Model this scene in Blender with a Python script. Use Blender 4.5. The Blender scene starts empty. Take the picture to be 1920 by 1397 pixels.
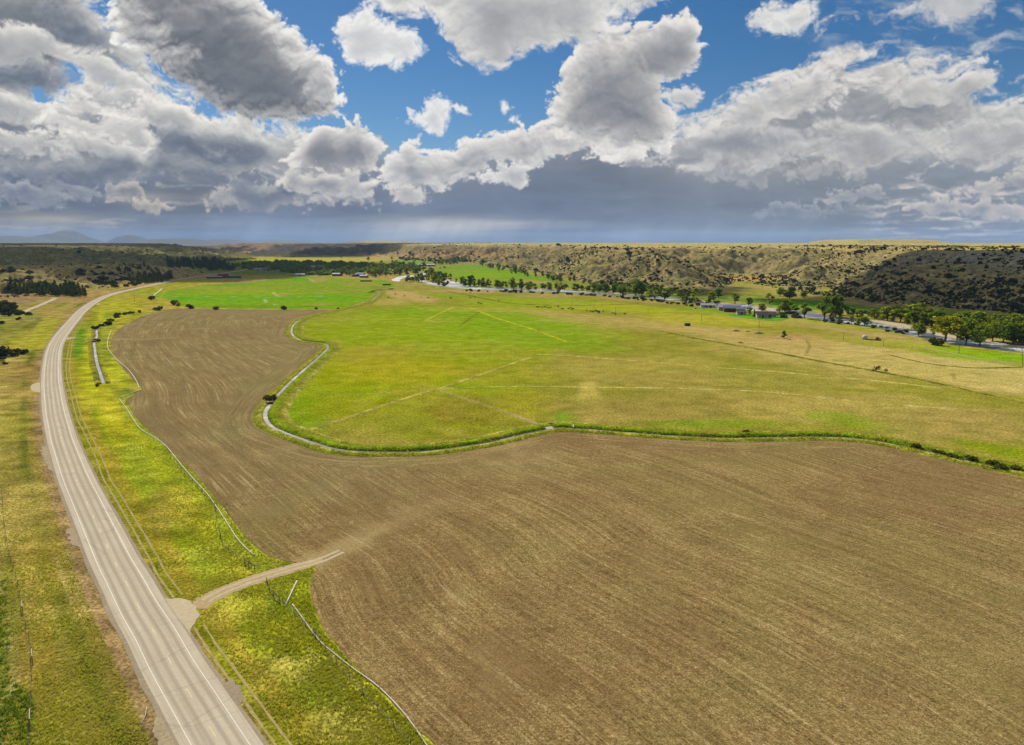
import bpy, math, random
import numpy as np
from mathutils import Vector, Matrix
from mathutils.geometry import delaunay_2d_cdt

# ================================================================ camera constants
F = 1290.0            # focal length in units of a 1920 wide frame
HC = 75.0             # drone height above the valley floor
YH = 452.0
PITCH = math.atan((698.5 - YH) / F)
CP, SP = math.cos(PITCH), math.sin(PITCH)
SUN_AZ, SUN_EL = math.radians(-25), math.radians(38)
EXPO = 0.84
K = 2.2               # sunlit surface: shown value / albedo
scene = bpy.context.scene
COL = scene.collection
RNG = np.random.RandomState(7)
random.seed(7)

# ---------------------------------------------------------------- sky panorama (numpy)
def _hash2(ix, iy, seed):
    h = (ix.astype(np.int64) * 374761393 + iy.astype(np.int64) * 668265263 + seed * 974634137) & 0x7fffffff
    h = ((h ^ (h >> 13)) * 1274126177) & 0x7fffffff
    return (h ^ (h >> 16)) & 0xffff

def perlin(x, y, seed=0):
    x = np.asarray(x, np.float64); y = np.asarray(y, np.float64)
    ix = np.floor(x); iy = np.floor(y)
    fx = x - ix; fy = y - iy
    ux = fx * fx * fx * (fx * (fx * 6 - 15) + 10); uy = fy * fy * fy * (fy * (fy * 6 - 15) + 10)
    def g(dx, dy):
        a = _hash2(ix + dx, iy + dy, seed) * (2 * math.pi / 65536.0)
        return np.cos(a) * (fx - dx) + np.sin(a) * (fy - dy)
    a = g(0, 0); b = g(1, 0); c = g(0, 1); d = g(1, 1)
    return 1.5 * ((a + (b - a) * ux) * (1 - uy) + (c + (d - c) * ux) * uy)

def fbm(x, y, octv=5, seed=0, gain=0.5, lac=2.03, billow=False):
    s = 0.0; amp = 1.0; tot = 0.0
    for o in range(octv):
        n = perlin(x, y, seed + o * 17)
        if billow:
            n = 2.6 * np.abs(n) - 1.0
        s = s + amp * n; tot += amp
        amp *= gain; x = x * lac + 13.7; y = y * lac + 7.3
    return s / tot

def sstep(a, b, x):
    t = np.clip((x - a) / (b - a), 0, 1)
    return t * t * (3 - 2 * t)

def poly_sd(px, py, poly):
    """signed distance (positive inside) from points to a polygon"""
    P = np.asarray(poly, float); n = len(P)
    d2 = np.full(px.shape, 1e18); ins = np.zeros(px.shape, bool)
    for i in range(n):
        ax, ay = P[i]; bx, by = P[(i + 1) % n]
        ex, ey = bx - ax, by - ay
        t = np.clip(((px - ax) * ex + (py - ay) * ey) / (ex * ex + ey * ey + 1e-12), 0, 1)
        d2 = np.minimum(d2, (px - ax - t * ex) ** 2 + (py - ay - t * ey) ** 2)
        c = (ay > py) != (by > py)
        if abs(ey) > 1e-12:
            ins ^= c & (px < ax + (py - ay) * ex / ey)
    d = np.sqrt(d2)
    return np.where(ins, d, -d)

def s2l(c):
    c = np.asarray(c, float) / 255.0
    return np.where(c <= 0.04045, c / 12.92, ((c + 0.055) / 1.055) ** 2.4)

def sky_face(W=2100, U=1.0, w0=-0.03, w1=0.44):
    """north face of the sky: direction (u,1,w) -> cloud colour (linear, display referred) and cover"""
    Hh = int(W * (w1 - w0) / (2 * U))
    uu = (np.arange(W) + .5) / W * 2 * U - U
    ww = w0 + (np.arange(Hh) + .5) / Hh * (w1 - w0)
    u, w = np.meshgrid(uu, ww)
    dep = CP - w * SP
    X = 960 + F * u / dep
    Y = 698.5 - F * (SP + w * CP) / dep
    # domain warp gives ragged, cauliflower outlines
    wx = fbm(X / 90, Y / 75, 5, 1) ; wy = fbm(X / 90 + 31, Y / 75 + 9, 5, 2)
    f1 = fbm(X / 150 + wx * .35, Y / 120 + wy * .35, 6, 11)
    bil = fbm(X / 105 + wx * .5, Y / 85 + wy * .5, 6, 23, gain=.56, billow=True)
    bil2 = fbm(X / 40 + wx * .6, Y / 33 + wy * .6, 5, 29, gain=.58, billow=True)
    fine = fbm(X / 22 + wx, Y / 18 + wy, 4, 37, billow=True)
    fine2 = fbm(X / 9 + wx, Y / 7.5 + wy, 3, 43, billow=True)
    bil, bil2, fine, fine2 = [(q - q.mean()) / q.std() * .42 for q in (bil, bil2, fine, fine2)]
    # streaky field for stratiform decks, squeezed towards the horizon
    vy = np.log(np.clip(470 - Y, 4, None))
    strk = fbm(X / 120 + wx * .5, vy * 4.6 + wy * .5, 6, 51, gain=.55)
    strk2 = fbm((X + Y * 1.6) / 120 + wx * .5, (Y - X * .18) / 36 + wy * .6, 6, 61, gain=.58)
    col = np.zeros(X.shape + (3,)); alp = np.zeros(X.shape)
    step = W / (2 * U) / F                                        # texels per photo pixel near the middle

    def light(dens, dirx, diry, reach, k):
        acc = np.zeros_like(dens); prev = 0.
        for r in (.08, .18, .34, .58, 1.0):
            sx = int(round(dirx * reach * r * step)); sy = int(round(-diry * reach * r * step))
            acc += np.roll(np.roll(dens, -sx, 1), -sy, 0) * (r - prev); prev = r
        return np.exp(-acc * k)

    def over(c, a):
        nonlocal col, alp
        a = np.clip(a, 0, 1)[..., None]
        col = c * a + col * (1 - a)
        alp = a[..., 0] + alp * (1 - a[..., 0])

    sl = fbm((X * .92 + Y * .38) / 150 + wx * .35, (Y * .92 - X * .38) / 40 + wy * .5, 6, 81, gain=.57)
    sr = fbm((X * .97 - Y * .26) / 130 + wx * .4, (Y * .97 + X * .26) / 36 + wy * .55, 6, 87, gain=.58)
    sl = (sl - sl.mean()) / sl.std() * .42; sr = (sr - sr.mean()) / sr.std() * .42
    puff = .75 * bil + .45 * bil2
    def shift(a, dx, dy):
        return np.roll(np.roll(a, -int(round(dx * step)), 1), int(round(dy * step)), 0)
    emb = 1.0 * (puff - shift(puff, 1.2, -6)) * .9 + (puff - shift(puff, 3, -14)) * .6 + (fine - shift(fine, .5, -2.5)) * .22
    emb = np.clip(emb, -.9, .9)

    bil_, bil2_ = bil, bil2
    def cumulus(polys, soft=14., rag=26., hi=(240, 238, 234), lo=(104, 110, 120), base=None, reach=60, k=2.2, warp=16, thick=70., ambient=.1, body=.6, cut=1.0, rimw=1.0, tex=1.0, core=.75, grow=7., st=None, calm=.7):
        bil, bil2 = (bil_, bil2_) if st is None else (.85 * st + .25 * bil_, .5 * st + .4 * bil2_)
        xx = X + wx * warp * 1.3 + fine * 2.5; yy = Y + wy * warp * 1.3 + fine * 2.
        sd = np.full(X.shape, -1e9)
        for p in polys:
            sd = np.maximum(sd, poly_sd(xx, yy, p))
        fld = sd + grow + rag * (bil * .8 + f1 * .6) + rag * .5 * bil2 + fine * 5.5 + fine2 * 2.6
        a = sstep(-soft * .25, soft * .80, fld + 2.) * cut
        big = sstep(.10, 1.0, (sd + grow) / thick + .55 * f1 + .20 * bil - .1)
        q = 1 - calm * big
        dens = np.clip(fld / thick, 0, 1.25) * np.clip(.95 + q * (.75 * bil + .40 * bil2) + .9 * f1, .06, 2.2)
        L = light(dens, -.12, -1.0, reach, k)
        L2 = light(dens, .6, -.8, reach * .4, k)
        L3 = light(dens, -.8, -.6, reach * .4, k)
        lit = body * L + (1 - body) * .5 * (L2 + L3)
        rim = np.exp(-np.clip(fld, 0, None) / (thick * .17)) * rimw
        b = ambient + .80 * lit + .42 * rim * (.75 + .5 * bil2) + tex * q * .26 * emb * (.35 + .65 * np.clip(lit + rim, 0, 1)) + tex * .10 * (q * bil + 1.3 * f1)
        b = b + .16 * big * (f1 + .5 * bil_)
        b = b * (1 - core * big * (.55 + .45 * sstep(.75, .25, lit)))
        b = np.clip(b, 0, 1.1)
        tone = b[..., None] * s2l(hi) + (1 - b[..., None]).clip(0) * s2l(lo)
        over(tone, a)
        return fld

    # --- storm deck and rain curtains above the horizon
    top = np.interp(X[Hh // 2], [-500, 0, 200, 420, 560, 700, 760, 900, 1020, 1130, 1260, 1400, 1600, 1800, 2000, 2500],
                    [200, 214, 226, 236, 246, 262, 296, 274, 240, 225, 250, 262, 240, 212, 205, 190])[None, :]
    g = np.clip((Y - top) / 200., 0, 1)
    deck = np.zeros(X.shape + (3,))
    xs = [-500, 0, 150, 330, 480, 620, 760, 960, 1150, 1350, 1550, 1750, 1920, 2500]
    def rowcol(cols):
        C = s2l(np.array(cols)); return np.stack([np.interp(X, xs, C[:, i]) for i in range(3)], -1)
    c_hi = rowcol([(150,158,168),(150,158,168),(160,164,170),(170,172,174),(150,155,162),(150,156,164),(150,157,166),(140,147,158),(150,154,160),(166,167,168),(172,172,171),(176,177,178),(178,180,182),(170,170,170)])
    c_mid = rowcol([(108,122,140),(108,122,142),(112,124,142),(118,127,142),(116,124,140),(112,122,140),(110,121,140),(106,117,136),(112,122,137),(122,131,143),(130,138,148),(140,148,157),(146,154,163),(140,150,160)])
    c_low = .78 * rowcol([(150,156,160),(152,158,160),(146,154,162),(122,138,160),(118,136,162),(124,140,162),(150,156,160),(128,142,160),(116,132,152),(120,134,152),(128,142,158),(142,156,170),(148,162,176),(148,160,172)])
    t1 = sstep(0, .62, g + strk * .16)[..., None]
    yb = np.interp(X[Hh // 2], [0, 200, 560, 760, 960, 1150, 1400, 1900], [392, 396, 397, 404, 416, 426, 432, 425])[None, :]
    t2 = sstep(-7, 9, Y - yb + strk * 9 + f1 * 5)[..., None]
    t2 = t2 * np.interp(X, [-200, 0, 800, 1000, 1200, 1500], [1, 1, 1, .8, .75, .9])[..., None]
    deck = (c_hi * (1 - t1) + c_mid * t1) * (1 - t2) + c_low * t2
    deck = deck * (1 + .26 * strk * (1 + .3 * t2[..., 0]) + .22 * f1 + .10 * strk2 * (1 - t2[..., 0]))[..., None]
    # warm light breaking under the deck, rain shafts
    def glow(x0, y0, rx, ry, c, k, shear=0.):
        nonlocal deck
        e = np.exp(-(((X - x0 - (Y - y0) * shear) / rx) ** 2 + ((Y - y0) / ry) ** 2)) * k * (1 + .6 * strk)
        e = np.clip(e, 0, 1)[..., None]
        deck = deck * (1 - e) + s2l(c) * e
    glow(840, 428, 110, 16, (216, 210, 196), .92, -1.6)
    glow(760, 442, 70, 14, (184, 188, 190), .55, -1.6)
    glow(905, 420, 150, 7, (196, 196, 190), .6, -1.2)
    glow(690, 424, 70, 12, (168, 174, 180), .5, -1.6)
    glow(400, 418, 120, 9, (156, 166, 180), .5)
    glow(1250, 436, 120, 10, (156, 168, 180), .55)
    glow(1600, 438, 160, 9, (176, 182, 186), .6)
    glow(95, 412, 80, 10, (205, 196, 180), .6)
    glow(60, 432, 120, 12, (172, 176, 178), .5)
    glow(330, 405, 140, 7, (150, 160, 176), .5)
    glow(430, 372, 60, 11, (196, 190, 180), .55)
    glow(270, 372, 55, 12, (196, 188, 176), .55)
    glow(1180, 445, 60, 12, (150, 164, 178), .6)
    glow(1420, 440, 120, 10, (150, 163, 178), .6)
    glow(560, 428, 120, 20, (140, 154, 174), .6)
    glow(240, 432, 200, 16, (146, 158, 174), .5)
    shaft = fbm((X + (Y - 400) * .55) / 34, Y / 700, 4, 71)
    deck = deck * (1 + ((.26 * shaft) * sstep(400, 425, Y))[..., None])
    a_deck = sstep(-16, 20, Y - top + 26 * bil + 30 * f1 + strk2 * 14)
    over(deck, a_deck)
    # broken low banks in the deck
    def streak_bank(x0, x1, y0, y1, thr, hi, lo, fld, gain=1.):
        m = sstep(x0 - 60, x0 + 60, X) * sstep(x1 + 60, x1 - 60, X) * sstep(y0 - 12, y0 + 12, Y) * sstep(y1 + 10, y1 - 10, Y)
        q = sstep(thr, thr + .38, fld)
        sh = np.clip(.5 + 1.5 * (fld - np.roll(fld, -int(5 * step) - 1, 0)) * gain + .45 * fine, 0, 1)[..., None]
        over(s2l(hi) * sh + s2l(lo) * (1 - sh), m * q)
    streak_bank(1640, 2300, 345, 448, -.12, (222, 215, 206), (120, 133, 150), strk)
    streak_bank(1560, 1800, 430, 447, .02, (196, 196, 194), (128, 142, 158), strk)
    streak_bank(-400, 560, 300, 388, .12, (196, 192, 188), (122, 132, 148), strk)
    streak_bank(-400, 330, 396, 430, .10, (200, 192, 180), (140, 150, 162), strk)

    # ragged fragments with lit rims in front of the deck
    rg = np.random.RandomState(5)
    for (x0, y0, rx, ry, hi_, lo_, k_) in ((330,300,85,26,(214,211,205),(104,116,134),2.2),(150,318,150,30,(176,180,184),(98,112,134),2.4),(480,372,90,20,(196,192,186),(100,113,134),2.4),(640,372,80,20,(206,202,196),(98,111,134),2.4),
                                  (240,362,44,16,(206,200,190),(96,108,128),2.2),(60,362,150,22,(168,172,178),(98,112,136),2.4),(385,284,36,10,(226,220,210),(150,154,158),1.2),(520,296,54,22,(226,220,208),(120,127,138),1.8),(285,384,36,10,(214,206,192),(132,138,146),1.4),
                                  (455,318,60,12,(216,210,198),(126,132,142),1.6),(545,352,40,10,(222,214,200),(130,136,146),1.4),(430,258,90,18,(212,210,205),(118,126,138),2.),
                                  (1215,312,44,12,(196,194,192),(122,130,142),1.6),(1440,322,190,22,(182,181,181),(138,144,152),1.4),(1600,372,70,14,(182,181,182),(128,138,150),1.4),(1820,392,110,16,(208,202,194),(126,137,152),1.8),
                                  (1700,296,260,20,(196,195,192),(140,145,152),1.5),(1500,400,90,10,(160,166,172),(122,133,148),1.5),(1900,352,90,18,(206,200,192),(128,138,152),1.8)):
        pg = [(x0 + rx * math.cos(q) * rg.uniform(.75, 1.15), y0 + ry * math.sin(q) * (1. if math.sin(q) < 0 else .6) * rg.uniform(.7, 1.2)) for q in np.linspace(0, 2 * math.pi, 15)[:-1]]
        cumulus([pg], soft=max(9, ry * .7), rag=ry * .9, hi=hi_, lo=lo_, reach=ry * 2.2, k=k_, warp=14, thick=ry * 1.3, ambient=.08, rimw=1.0, grow=3.)
    # --- high thin bits
    def wisps(x0, x1, y0, y1, thr, hi, amt):
        m = sstep(x0 - 70, x0 + 70, X) * sstep(x1 + 70, x1 - 70, X) * sstep(y0 - 25, y0 + 25, Y) * sstep(y1 + 25, y1 - 25, Y)
        q = sstep(thr, thr + .6, strk2 + .25 * f1) * amt
        over(np.broadcast_to(s2l(hi), col.shape) * (1 + .12 * fine[..., None]), m * q)
    wisps(1560, 2300, 10, 240, -.05, (196, 200, 204), .75)
    wisps(1540, 1640, 0, 25, -.1, (200, 204, 208), .6)
    # --- right hand sheet of stratocumulus
    R1 = [(1240,252),(1300,224),(1380,196),(1445,150),(1500,108),(1560,82),(1620,68),(1640,92),(1600,118),(1660,110),(1720,96),(1800,118),(1850,150),(1900,165),(1990,176),(1990,300),(1250,300)]
    cumulus([R1], soft=40, rag=40, hi=(220, 217, 212), lo=(124, 131, 140), reach=46, k=1.5, warp=18, thick=80, ambient=.2, st=sr, core=.4, rimw=.5, calm=.35)
    R3 = [(1290,230),(1400,192),(1470,150),(1560,104),(1610,96),(1560,150),(1640,150),(1500,210),(1400,236),(1290,246)]
    cumulus([R3], soft=24, rag=20, hi=(226, 222, 216), lo=(140, 145, 151), reach=36, k=1.4, warp=14, thick=50, ambient=.25, core=.35, calm=.3, cut=.9)
    R4 = [(1640,160),(1740,130),(1830,140),(1900,170),(1880,190),(1780,186),(1690,196)]
    cumulus([R4], soft=30, rag=22, hi=(220, 217, 212), lo=(138, 143, 150), reach=40, k=1.4, warp=16, thick=46, ambient=.22, st=sr, core=.45, cut=.95)
    R2 = [(1260,262),(1420,250),(1600,244),(1760,232),(1990,214),(1990,276),(1600,300),(1260,306)]
    cumulus([R2], soft=44, rag=26, hi=(208, 206, 202), lo=(134, 139, 147), reach=40, k=1.5, warp=20, thick=56, ambient=.25, rimw=.3, st=sr, core=.4)
    cumulus([[(1240,268),(1400,252),(1500,256),(1420,284),(1280,292)]], soft=26, rag=12, hi=(176, 178, 182), lo=(120, 126, 137), reach=30, k=1.8, warp=16, thick=34, ambient=.1, rimw=.3, st=sr, cut=.8)
    # --- left decks: one layered mass, streaks of light between grey bands
    A0 = [(-300,150),(40,168),(120,176),(165,150),(240,164),(300,190),(345,214),(430,226),(560,240),(640,250),(640,330),(-300,330)]
    cumulus([A0], soft=22, rag=20, hi=(228, 225, 218), lo=(112, 121, 134), reach=60, k=1.7, warp=22, thick=52, ambient=.10, core=.5, st=sl)
    A1 = [(-300,-60),(150,-60),(182,-4),(196,40),(226,72),(270,110),(330,150),(376,190),(330,190),(262,150),(190,128),(140,126),(110,150),(50,176),(-300,196)]
    cumulus([A1], soft=26, rag=22, hi=(226, 224, 219), lo=(106, 112, 121), reach=120, k=2.2, warp=24, thick=66, ambient=.08, core=.8, st=sl)
    for pg, th in (([(-60,66),(60,52),(150,92),(240,140),(330,172),(300,182),(200,150),(90,120),(-60,110)], 26), ([(-60,196),(80,180),(170,182),(240,196),(200,214),(90,212),(-60,226)], 24), ([(180,206),(260,192),(340,212),(440,226),(520,238),(470,250),(360,240),(250,228)], 24),
                   ([(80,214),(180,212),(270,226),(304,268),(270,284),(200,272),(120,252)], 34), ([(-60,236),(60,250),(170,266),(290,280),(290,292),(120,292),(-60,276)], 20)):
        cumulus([pg], soft=20, rag=17, hi=(238, 234, 226), lo=(138, 143, 150), reach=34, k=1.4, warp=22, thick=th, ambient=.25, core=.35, rimw=.7, cut=.92, st=sl)
    for pg in ([(-60,110),(70,120),(140,150),(80,170),(-60,160)], [(60,10),(150,24),(210,70),(180,92),(90,60)], [(300,250),(420,246),(520,262),(500,300),(380,306),(290,290)], [(-60,290),(120,298),(240,300),(300,330),(120,352),(-60,344)], [(290,300),(390,292),(430,320),(380,346),(300,338)], [(430,336),(540,340),(580,372),(480,392),(420,376)]):
        cumulus([pg], soft=34, rag=18, hi=(170, 174, 178), lo=(94, 106, 126), reach=40, k=2.4, warp=20, thick=36, ambient=.02, core=.9, rimw=.4, cut=.75, st=sl)
    # --- the big dark cumulus
    B1 = [(204,24),(214,-60),(420,-60),(470,-10),(505,16),(536,40),(560,74),(580,92),(612,116),(632,140),(636,176),(630,216),(598,222),(540,226),(470,224),(410,206),(366,182),(330,140),(280,96),(222,72)]
    cumulus([B1], soft=12, rag=15, hi=(238, 235, 230), lo=(106, 111, 119), reach=130, k=2.6, warp=15, thick=58, ambient=.06, body=.75, rimw=1.3, calm=.55, core=.72, tex=1.35)
    cumulus([[(500,40),(540,52),(572,96),(612,126),(626,160),(616,206),(590,196),(580,150),(552,110),(516,76)]], soft=44, rag=17, hi=(234, 231, 226), lo=(128, 133, 141), reach=46, k=1.8, warp=14, thick=40, ambient=.14, core=.5, calm=.3, cut=.8, rimw=.6)
    cumulus([[(222,18),(262,6),(286,40),(330,92),(372,104),(330,112),(284,84),(236,60)]], soft=48, rag=17, hi=(230, 227, 222), lo=(128, 133, 141), reach=46, k=1.8, warp=16, thick=40, ambient=.14, core=.5, calm=.3, cut=.75, rimw=.5)
    # --- cumulus line over the middle
    D1 = [(545,300),(560,262),(600,236),(640,246),(670,234),(700,256),(716,282),(712,306),(690,326),(640,330),(590,326)]
    cumulus([D1], soft=10, rag=16, hi=(234, 230, 224), lo=(116, 122, 132), reach=66, k=2.6, warp=12, thick=46, ambient=.1)
    D0 = [(520,330),(600,318),(700,330),(720,350),(680,366),(560,360)]
    cumulus([D0], soft=16, rag=18, hi=(222, 218, 210), lo=(118, 126, 140), reach=40, k=2.3, warp=14, thick=44, ambient=.1)
    D2 = [(718,300),(746,284),(764,262),(782,262),(800,284),(850,272),(900,258),(960,246),(1020,240),(1090,238),(1180,236),(1256,246),(1250,280),(1180,292),(1090,284),(1020,290),(980,306),(930,300),(880,322),(850,346),(790,366),(730,362),(706,336)]
    cumulus([D2], soft=13, rag=20, hi=(234, 230, 224), lo=(122, 129, 140), reach=62, k=2.4, warp=14, thick=60, ambient=.14)
    D3 = [(906,330),(936,322),(958,316),(984,326),(984,336),(950,342),(916,336)]
    cumulus([D3], soft=10, rag=9, hi=(226, 223, 218), lo=(150, 156, 164), reach=20, k=1.5, warp=8, thick=30, ambient=.2)
    D4 = [(736,362),(770,356),(796,360),(790,374),(748,376)]
    cumulus([D4], soft=9, rag=9, hi=(214, 208, 200), lo=(140, 146, 156), reach=20, k=1.5, warp=8, thick=28, ambient=.2)
    # --- tall cumulus right of the middle
    E1 = [(1034,244),(1030,200),(1046,168),(1060,130),(1078,104),(1086,80),(1120,66),(1156,56),(1190,40),(1206,36),(1222,50),(1240,38),(1262,44),(1290,34),(1306,50),(1304,92),(1286,122),(1262,138),(1226,150),(1238,186),(1254,210),(1262,240),(1230,270),(1120,262)]
    cumulus([E1], soft=12, rag=17, hi=(230, 226, 220), lo=(116, 121, 130), reach=80, k=1.9, warp=13, thick=56, ambient=.18, core=.5, calm=.45)
    cumulus([[(1200,70),(1250,60),(1296,70),(1296,110),(1262,136),(1216,140)]], soft=26, rag=12, hi=(190, 190, 190), lo=(122, 127, 136), reach=60, k=2.6, warp=12, thick=40, ambient=.05, rimw=.4, cut=.75)
    E2 = [(1250,182),(1282,168),(1306,178),(1300,196),(1270,202)]
    cumulus([E2], soft=14, rag=10, hi=(214, 213, 210), lo=(160, 164, 170), reach=24, k=1.2, warp=10, thick=34, ambient=.3)
    # --- top middle
    T1 = [(686,-60),(1300,-60),(1226,0),(1180,22),(1140,48),(1096,78),(1040,88),(985,92),(958,104),(938,122),(906,116),(870,108),(852,78),(820,40),(790,30),(740,22),(700,10)]
    cumulus([T1], soft=26, rag=20, hi=(228, 226, 222), lo=(146, 149, 154), reach=80, k=1.3, warp=16, thick=90, ambient=.18)
    T2 = [(632,60),(660,34),(690,28),(720,44),(740,60),(770,66),(786,98),(770,118),(744,122),(716,106),(690,104),(648,104)]
    cumulus([T2], soft=16, rag=11, hi=(232, 231, 229), lo=(172, 176, 182), reach=34, k=1.2, warp=12, thick=60, ambient=.3)
    for p in ([(760,222),(790,208),(800,190),(822,186),(842,196),(838,226),(830,246),(806,240),(790,230)],
              [(864,206),(876,204),(876,212),(866,213)], [(940,200),(948,204),(944,207)], [(950,218),(960,217),(958,223),(950,222)]):
        cumulus([p], soft=13, rag=8, hi=(228, 228, 227), lo=(178, 184, 192), reach=24, k=1., warp=9, thick=40, ambient=.35)
    T3 = [(1404,44),(1420,18),(1452,2),(1480,12),(1504,4),(1528,10),(1524,36),(1496,56),(1456,70),(1440,56)]
    cumulus([T3], soft=20, rag=10, hi=(222, 221, 219), lo=(168, 172, 178), reach=30, k=1., warp=12, thick=56, ambient=.3)
    T4 = [(1640,30),(1700,6),(1760,-30),(1890,-40),(1860,16),(1800,44),(1740,34)]
    cumulus([T4], soft=36, rag=16, hi=(208, 207, 205), lo=(168, 172, 178), reach=30, k=1., warp=16, thick=60, ambient=.35, cut=.9)
    # whole face: keep a clean horizon line, fade to nothing at the borders
    edge = sstep(1.0, .9, np.abs(u) / U) * sstep(w1, w1 - .06, w)
    return np.concatenate([np.clip(col, 0, 1.2), (alp * edge)[..., None]], -1).astype(np.float32)


def G(px, py, z=0.0):
    """point of the land at height z that the survey sheet gives as (px, py)"""
    a = (np.asarray(px, float) - 960) / F; b = (698.5 - np.asarray(py, float)) / F
    dy = CP + b * SP; dz = -SP + b * CP
    t = (z - HC) / dz
    return np.stack([a * t, dy * t, np.zeros_like(t) + z], -1)

def toimg(x, y, z=0.0):
    dz = z - HC
    dep = y * CP - dz * SP
    dep = np.where(dep < 1, 1, dep)
    return 960 + F * x / dep, 698.5 - F * (y * SP + dz * CP) / dep

def GL(pts, z=0.0):
    p = np.asarray(pts, float)
    return G(p[:, 0], p[:, 1], z)[:, :2]

def smooth_line(P, step, closed=False):
    """Catmull-Rom through P, resampled every `step` metres (or list of steps by distance)"""
    P = np.asarray(P, float)
    n = len(P)
    out = []
    rng = range(n if closed else n - 1)
    for i in rng:
        p0 = P[(i - 1) % n] if (closed or i > 0) else 2 * P[0] - P[1]
        p1 = P[i]; p2 = P[(i + 1) % n]
        p3 = P[(i + 2) % n] if (closed or i + 2 < n) else 2 * P[-1] - P[-2]
        L = np.linalg.norm(p2 - p1)
        d = step if np.isscalar(step) else max(step[0], step[1] * np.linalg.norm(p1))
        k = max(1, int(L / d))
        # centripetal parametrisation keeps tight bends clean
        t0 = 0; t1 = t0 + max(1e-6, np.linalg.norm(p1 - p0)) ** .5; t2 = t1 + max(1e-6, L) ** .5; t3 = t2 + max(1e-6, np.linalg.norm(p3 - p2)) ** .5
        for j in range(k):
            t = t1 + (t2 - t1) * j / k
            A1 = (t1 - t) / (t1 - t0) * p0 + (t - t0) / (t1 - t0) * p1
            A2 = (t2 - t) / (t2 - t1) * p1 + (t - t1) / (t2 - t1) * p2
            A3 = (t3 - t) / (t3 - t2) * p2 + (t - t2) / (t3 - t2) * p3
            B1 = (t2 - t) / (t2 - t0) * A1 + (t - t0) / (t2 - t0) * A2
            B2 = (t3 - t) / (t3 - t1) * A2 + (t - t1) / (t3 - t1) * A3
            out.append((t2 - t) / (t2 - t1) * B1 + (t - t1) / (t2 - t1) * B2)
    if not closed:
        out.append(P[-1])
    return np.array(out)

def line_dist(x, y, L):
    """distance, arc length and signed side offset (positive to the right) to a polyline"""
    best = np.full(x.shape, 1e18); arc = np.zeros(x.shape); side = np.zeros(x.shape)
    s = 0.
    for i in range(len(L) - 1):
        ax, ay = L[i]; bx, by = L[i + 1]
        ex, ey = bx - ax, by - ay; l2 = ex * ex + ey * ey + 1e-12; l = math.sqrt(l2)
        t = np.clip(((x - ax) * ex + (y - ay) * ey) / l2, 0, 1)
        dx = x - ax - t * ex; dy = y - ay - t * ey
        d = dx * dx + dy * dy
        m = d < best
        best = np.where(m, d, best); arc = np.where(m, s + t * l, arc)
        side = np.where(m, np.sign(-(ex * dy - ey * dx)), side)
        s += l
    d = np.sqrt(best)
    return d, arc, d * side

# ================================================================ materials
def lin(c):
    return tuple(float(v) for v in s2l(c))
def alb(c, k=None):
    """surface colour whose sunlit look is the sRGB triple c"""
    return tuple(float(v) / (k or K) for v in s2l(c))

class NT:
    def __init__(s, mat):
        mat.use_nodes = True
        s.t = mat.node_tree; s.t.nodes.clear()
    def n(s, typ, ins=None, **kw):
        nd = s.t.nodes.new(typ)
        for k, v in kw.items():
            setattr(nd, k, v)
        for k, v in (ins or {}).items():
            sk = nd.inputs[k]
            if isinstance(v, bpy.types.NodeSocket):
                s.t.links.new(v, sk)
            else:
                if isinstance(v, tuple) and len(v) == 3 and sk.type == 'RGBA':
                    v = v + (1.,)
                sk.default_value = v
        return nd
    def math(s, op, a, b=0., c=None, clamp=False):
        i = {0: a, 1: b}
        if c is not None: i[2] = c
        return s.n('ShaderNodeMath', i, operation=op, use_clamp=clamp).outputs[0]
    def mix(s, f, a, b, mode='MIX'):
        nd = s.t.nodes.new('ShaderNodeMix'); nd.data_type = 'RGBA'; nd.blend_type = mode
        for idx, v in ((0, f), (6, a), (7, b)):
            if isinstance(v, bpy.types.NodeSocket): s.t.links.new(v, nd.inputs[idx])
            else: nd.inputs[idx].default_value = v if not isinstance(v, tuple) else (v + (1.,))[:4]
        return nd.outputs[2]
    def pos(s, sx=1., sy=1., sz=1., rot=0.):
        tc = s.n('ShaderNodeNewGeometry').outputs['Position']
        return s.n('ShaderNodeMapping', {'Vector': tc, 'Scale': (sx, sy, sz), 'Rotation': (0, 0, rot)}).outputs[0]
    def noise(s, vec, scale, detail=4., rough=.55, dist=0.):
        return s.n('ShaderNodeTexNoise', {'Vector': vec, 'Scale': scale, 'Detail': detail, 'Roughness': rough, 'Distortion': dist}).outputs[0]
    def ramp(s, f, stops, interp='LINEAR'):
        nd = s.n('ShaderNodeValToRGB', {0: f}); cr = nd.color_ramp; cr.interpolation = interp
        while len(cr.elements) < len(stops): cr.elements.new(.5)
        for e, (p, c) in zip(cr.elements, stops):
            e.position = p; e.color = (c if isinstance(c, tuple) else (c, c, c)) + (1.,)
        return nd.outputs[0]
    def rng(s, v, a, b, c=0., d=1.):
        return s.n('ShaderNodeMapRange', {0: v, 1: a, 2: b, 3: c, 4: d}, clamp=True).outputs[0]
    def out(s, sh):
        s.n('ShaderNodeOutputMaterial', {'Surface': sh})

MATS = {}
def simple(name, rgb, rough=.8, var=.15, scale=2., metal=0., spec=.3):
    if name in MATS: return MATS[name]
    m = bpy.data.materials.new(name); t = NT(m)
    v = t.noise(t.pos(), scale, 5.)
    f = t.rng(v, .3, .7, 1 - var, 1 + var)
    c = t.mix(1., alb(rgb), t.n('ShaderNodeCombineColor', {0: f, 1: f, 2: f}).outputs[0], 'MULTIPLY')
    p = t.n('ShaderNodeBsdfPrincipled', {'Base Color': c, 'Roughness': rough, 'Metallic': metal, 'Specular IOR Level': spec})
    t.out(p.outputs[0]); MATS[name] = m
    return m

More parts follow.
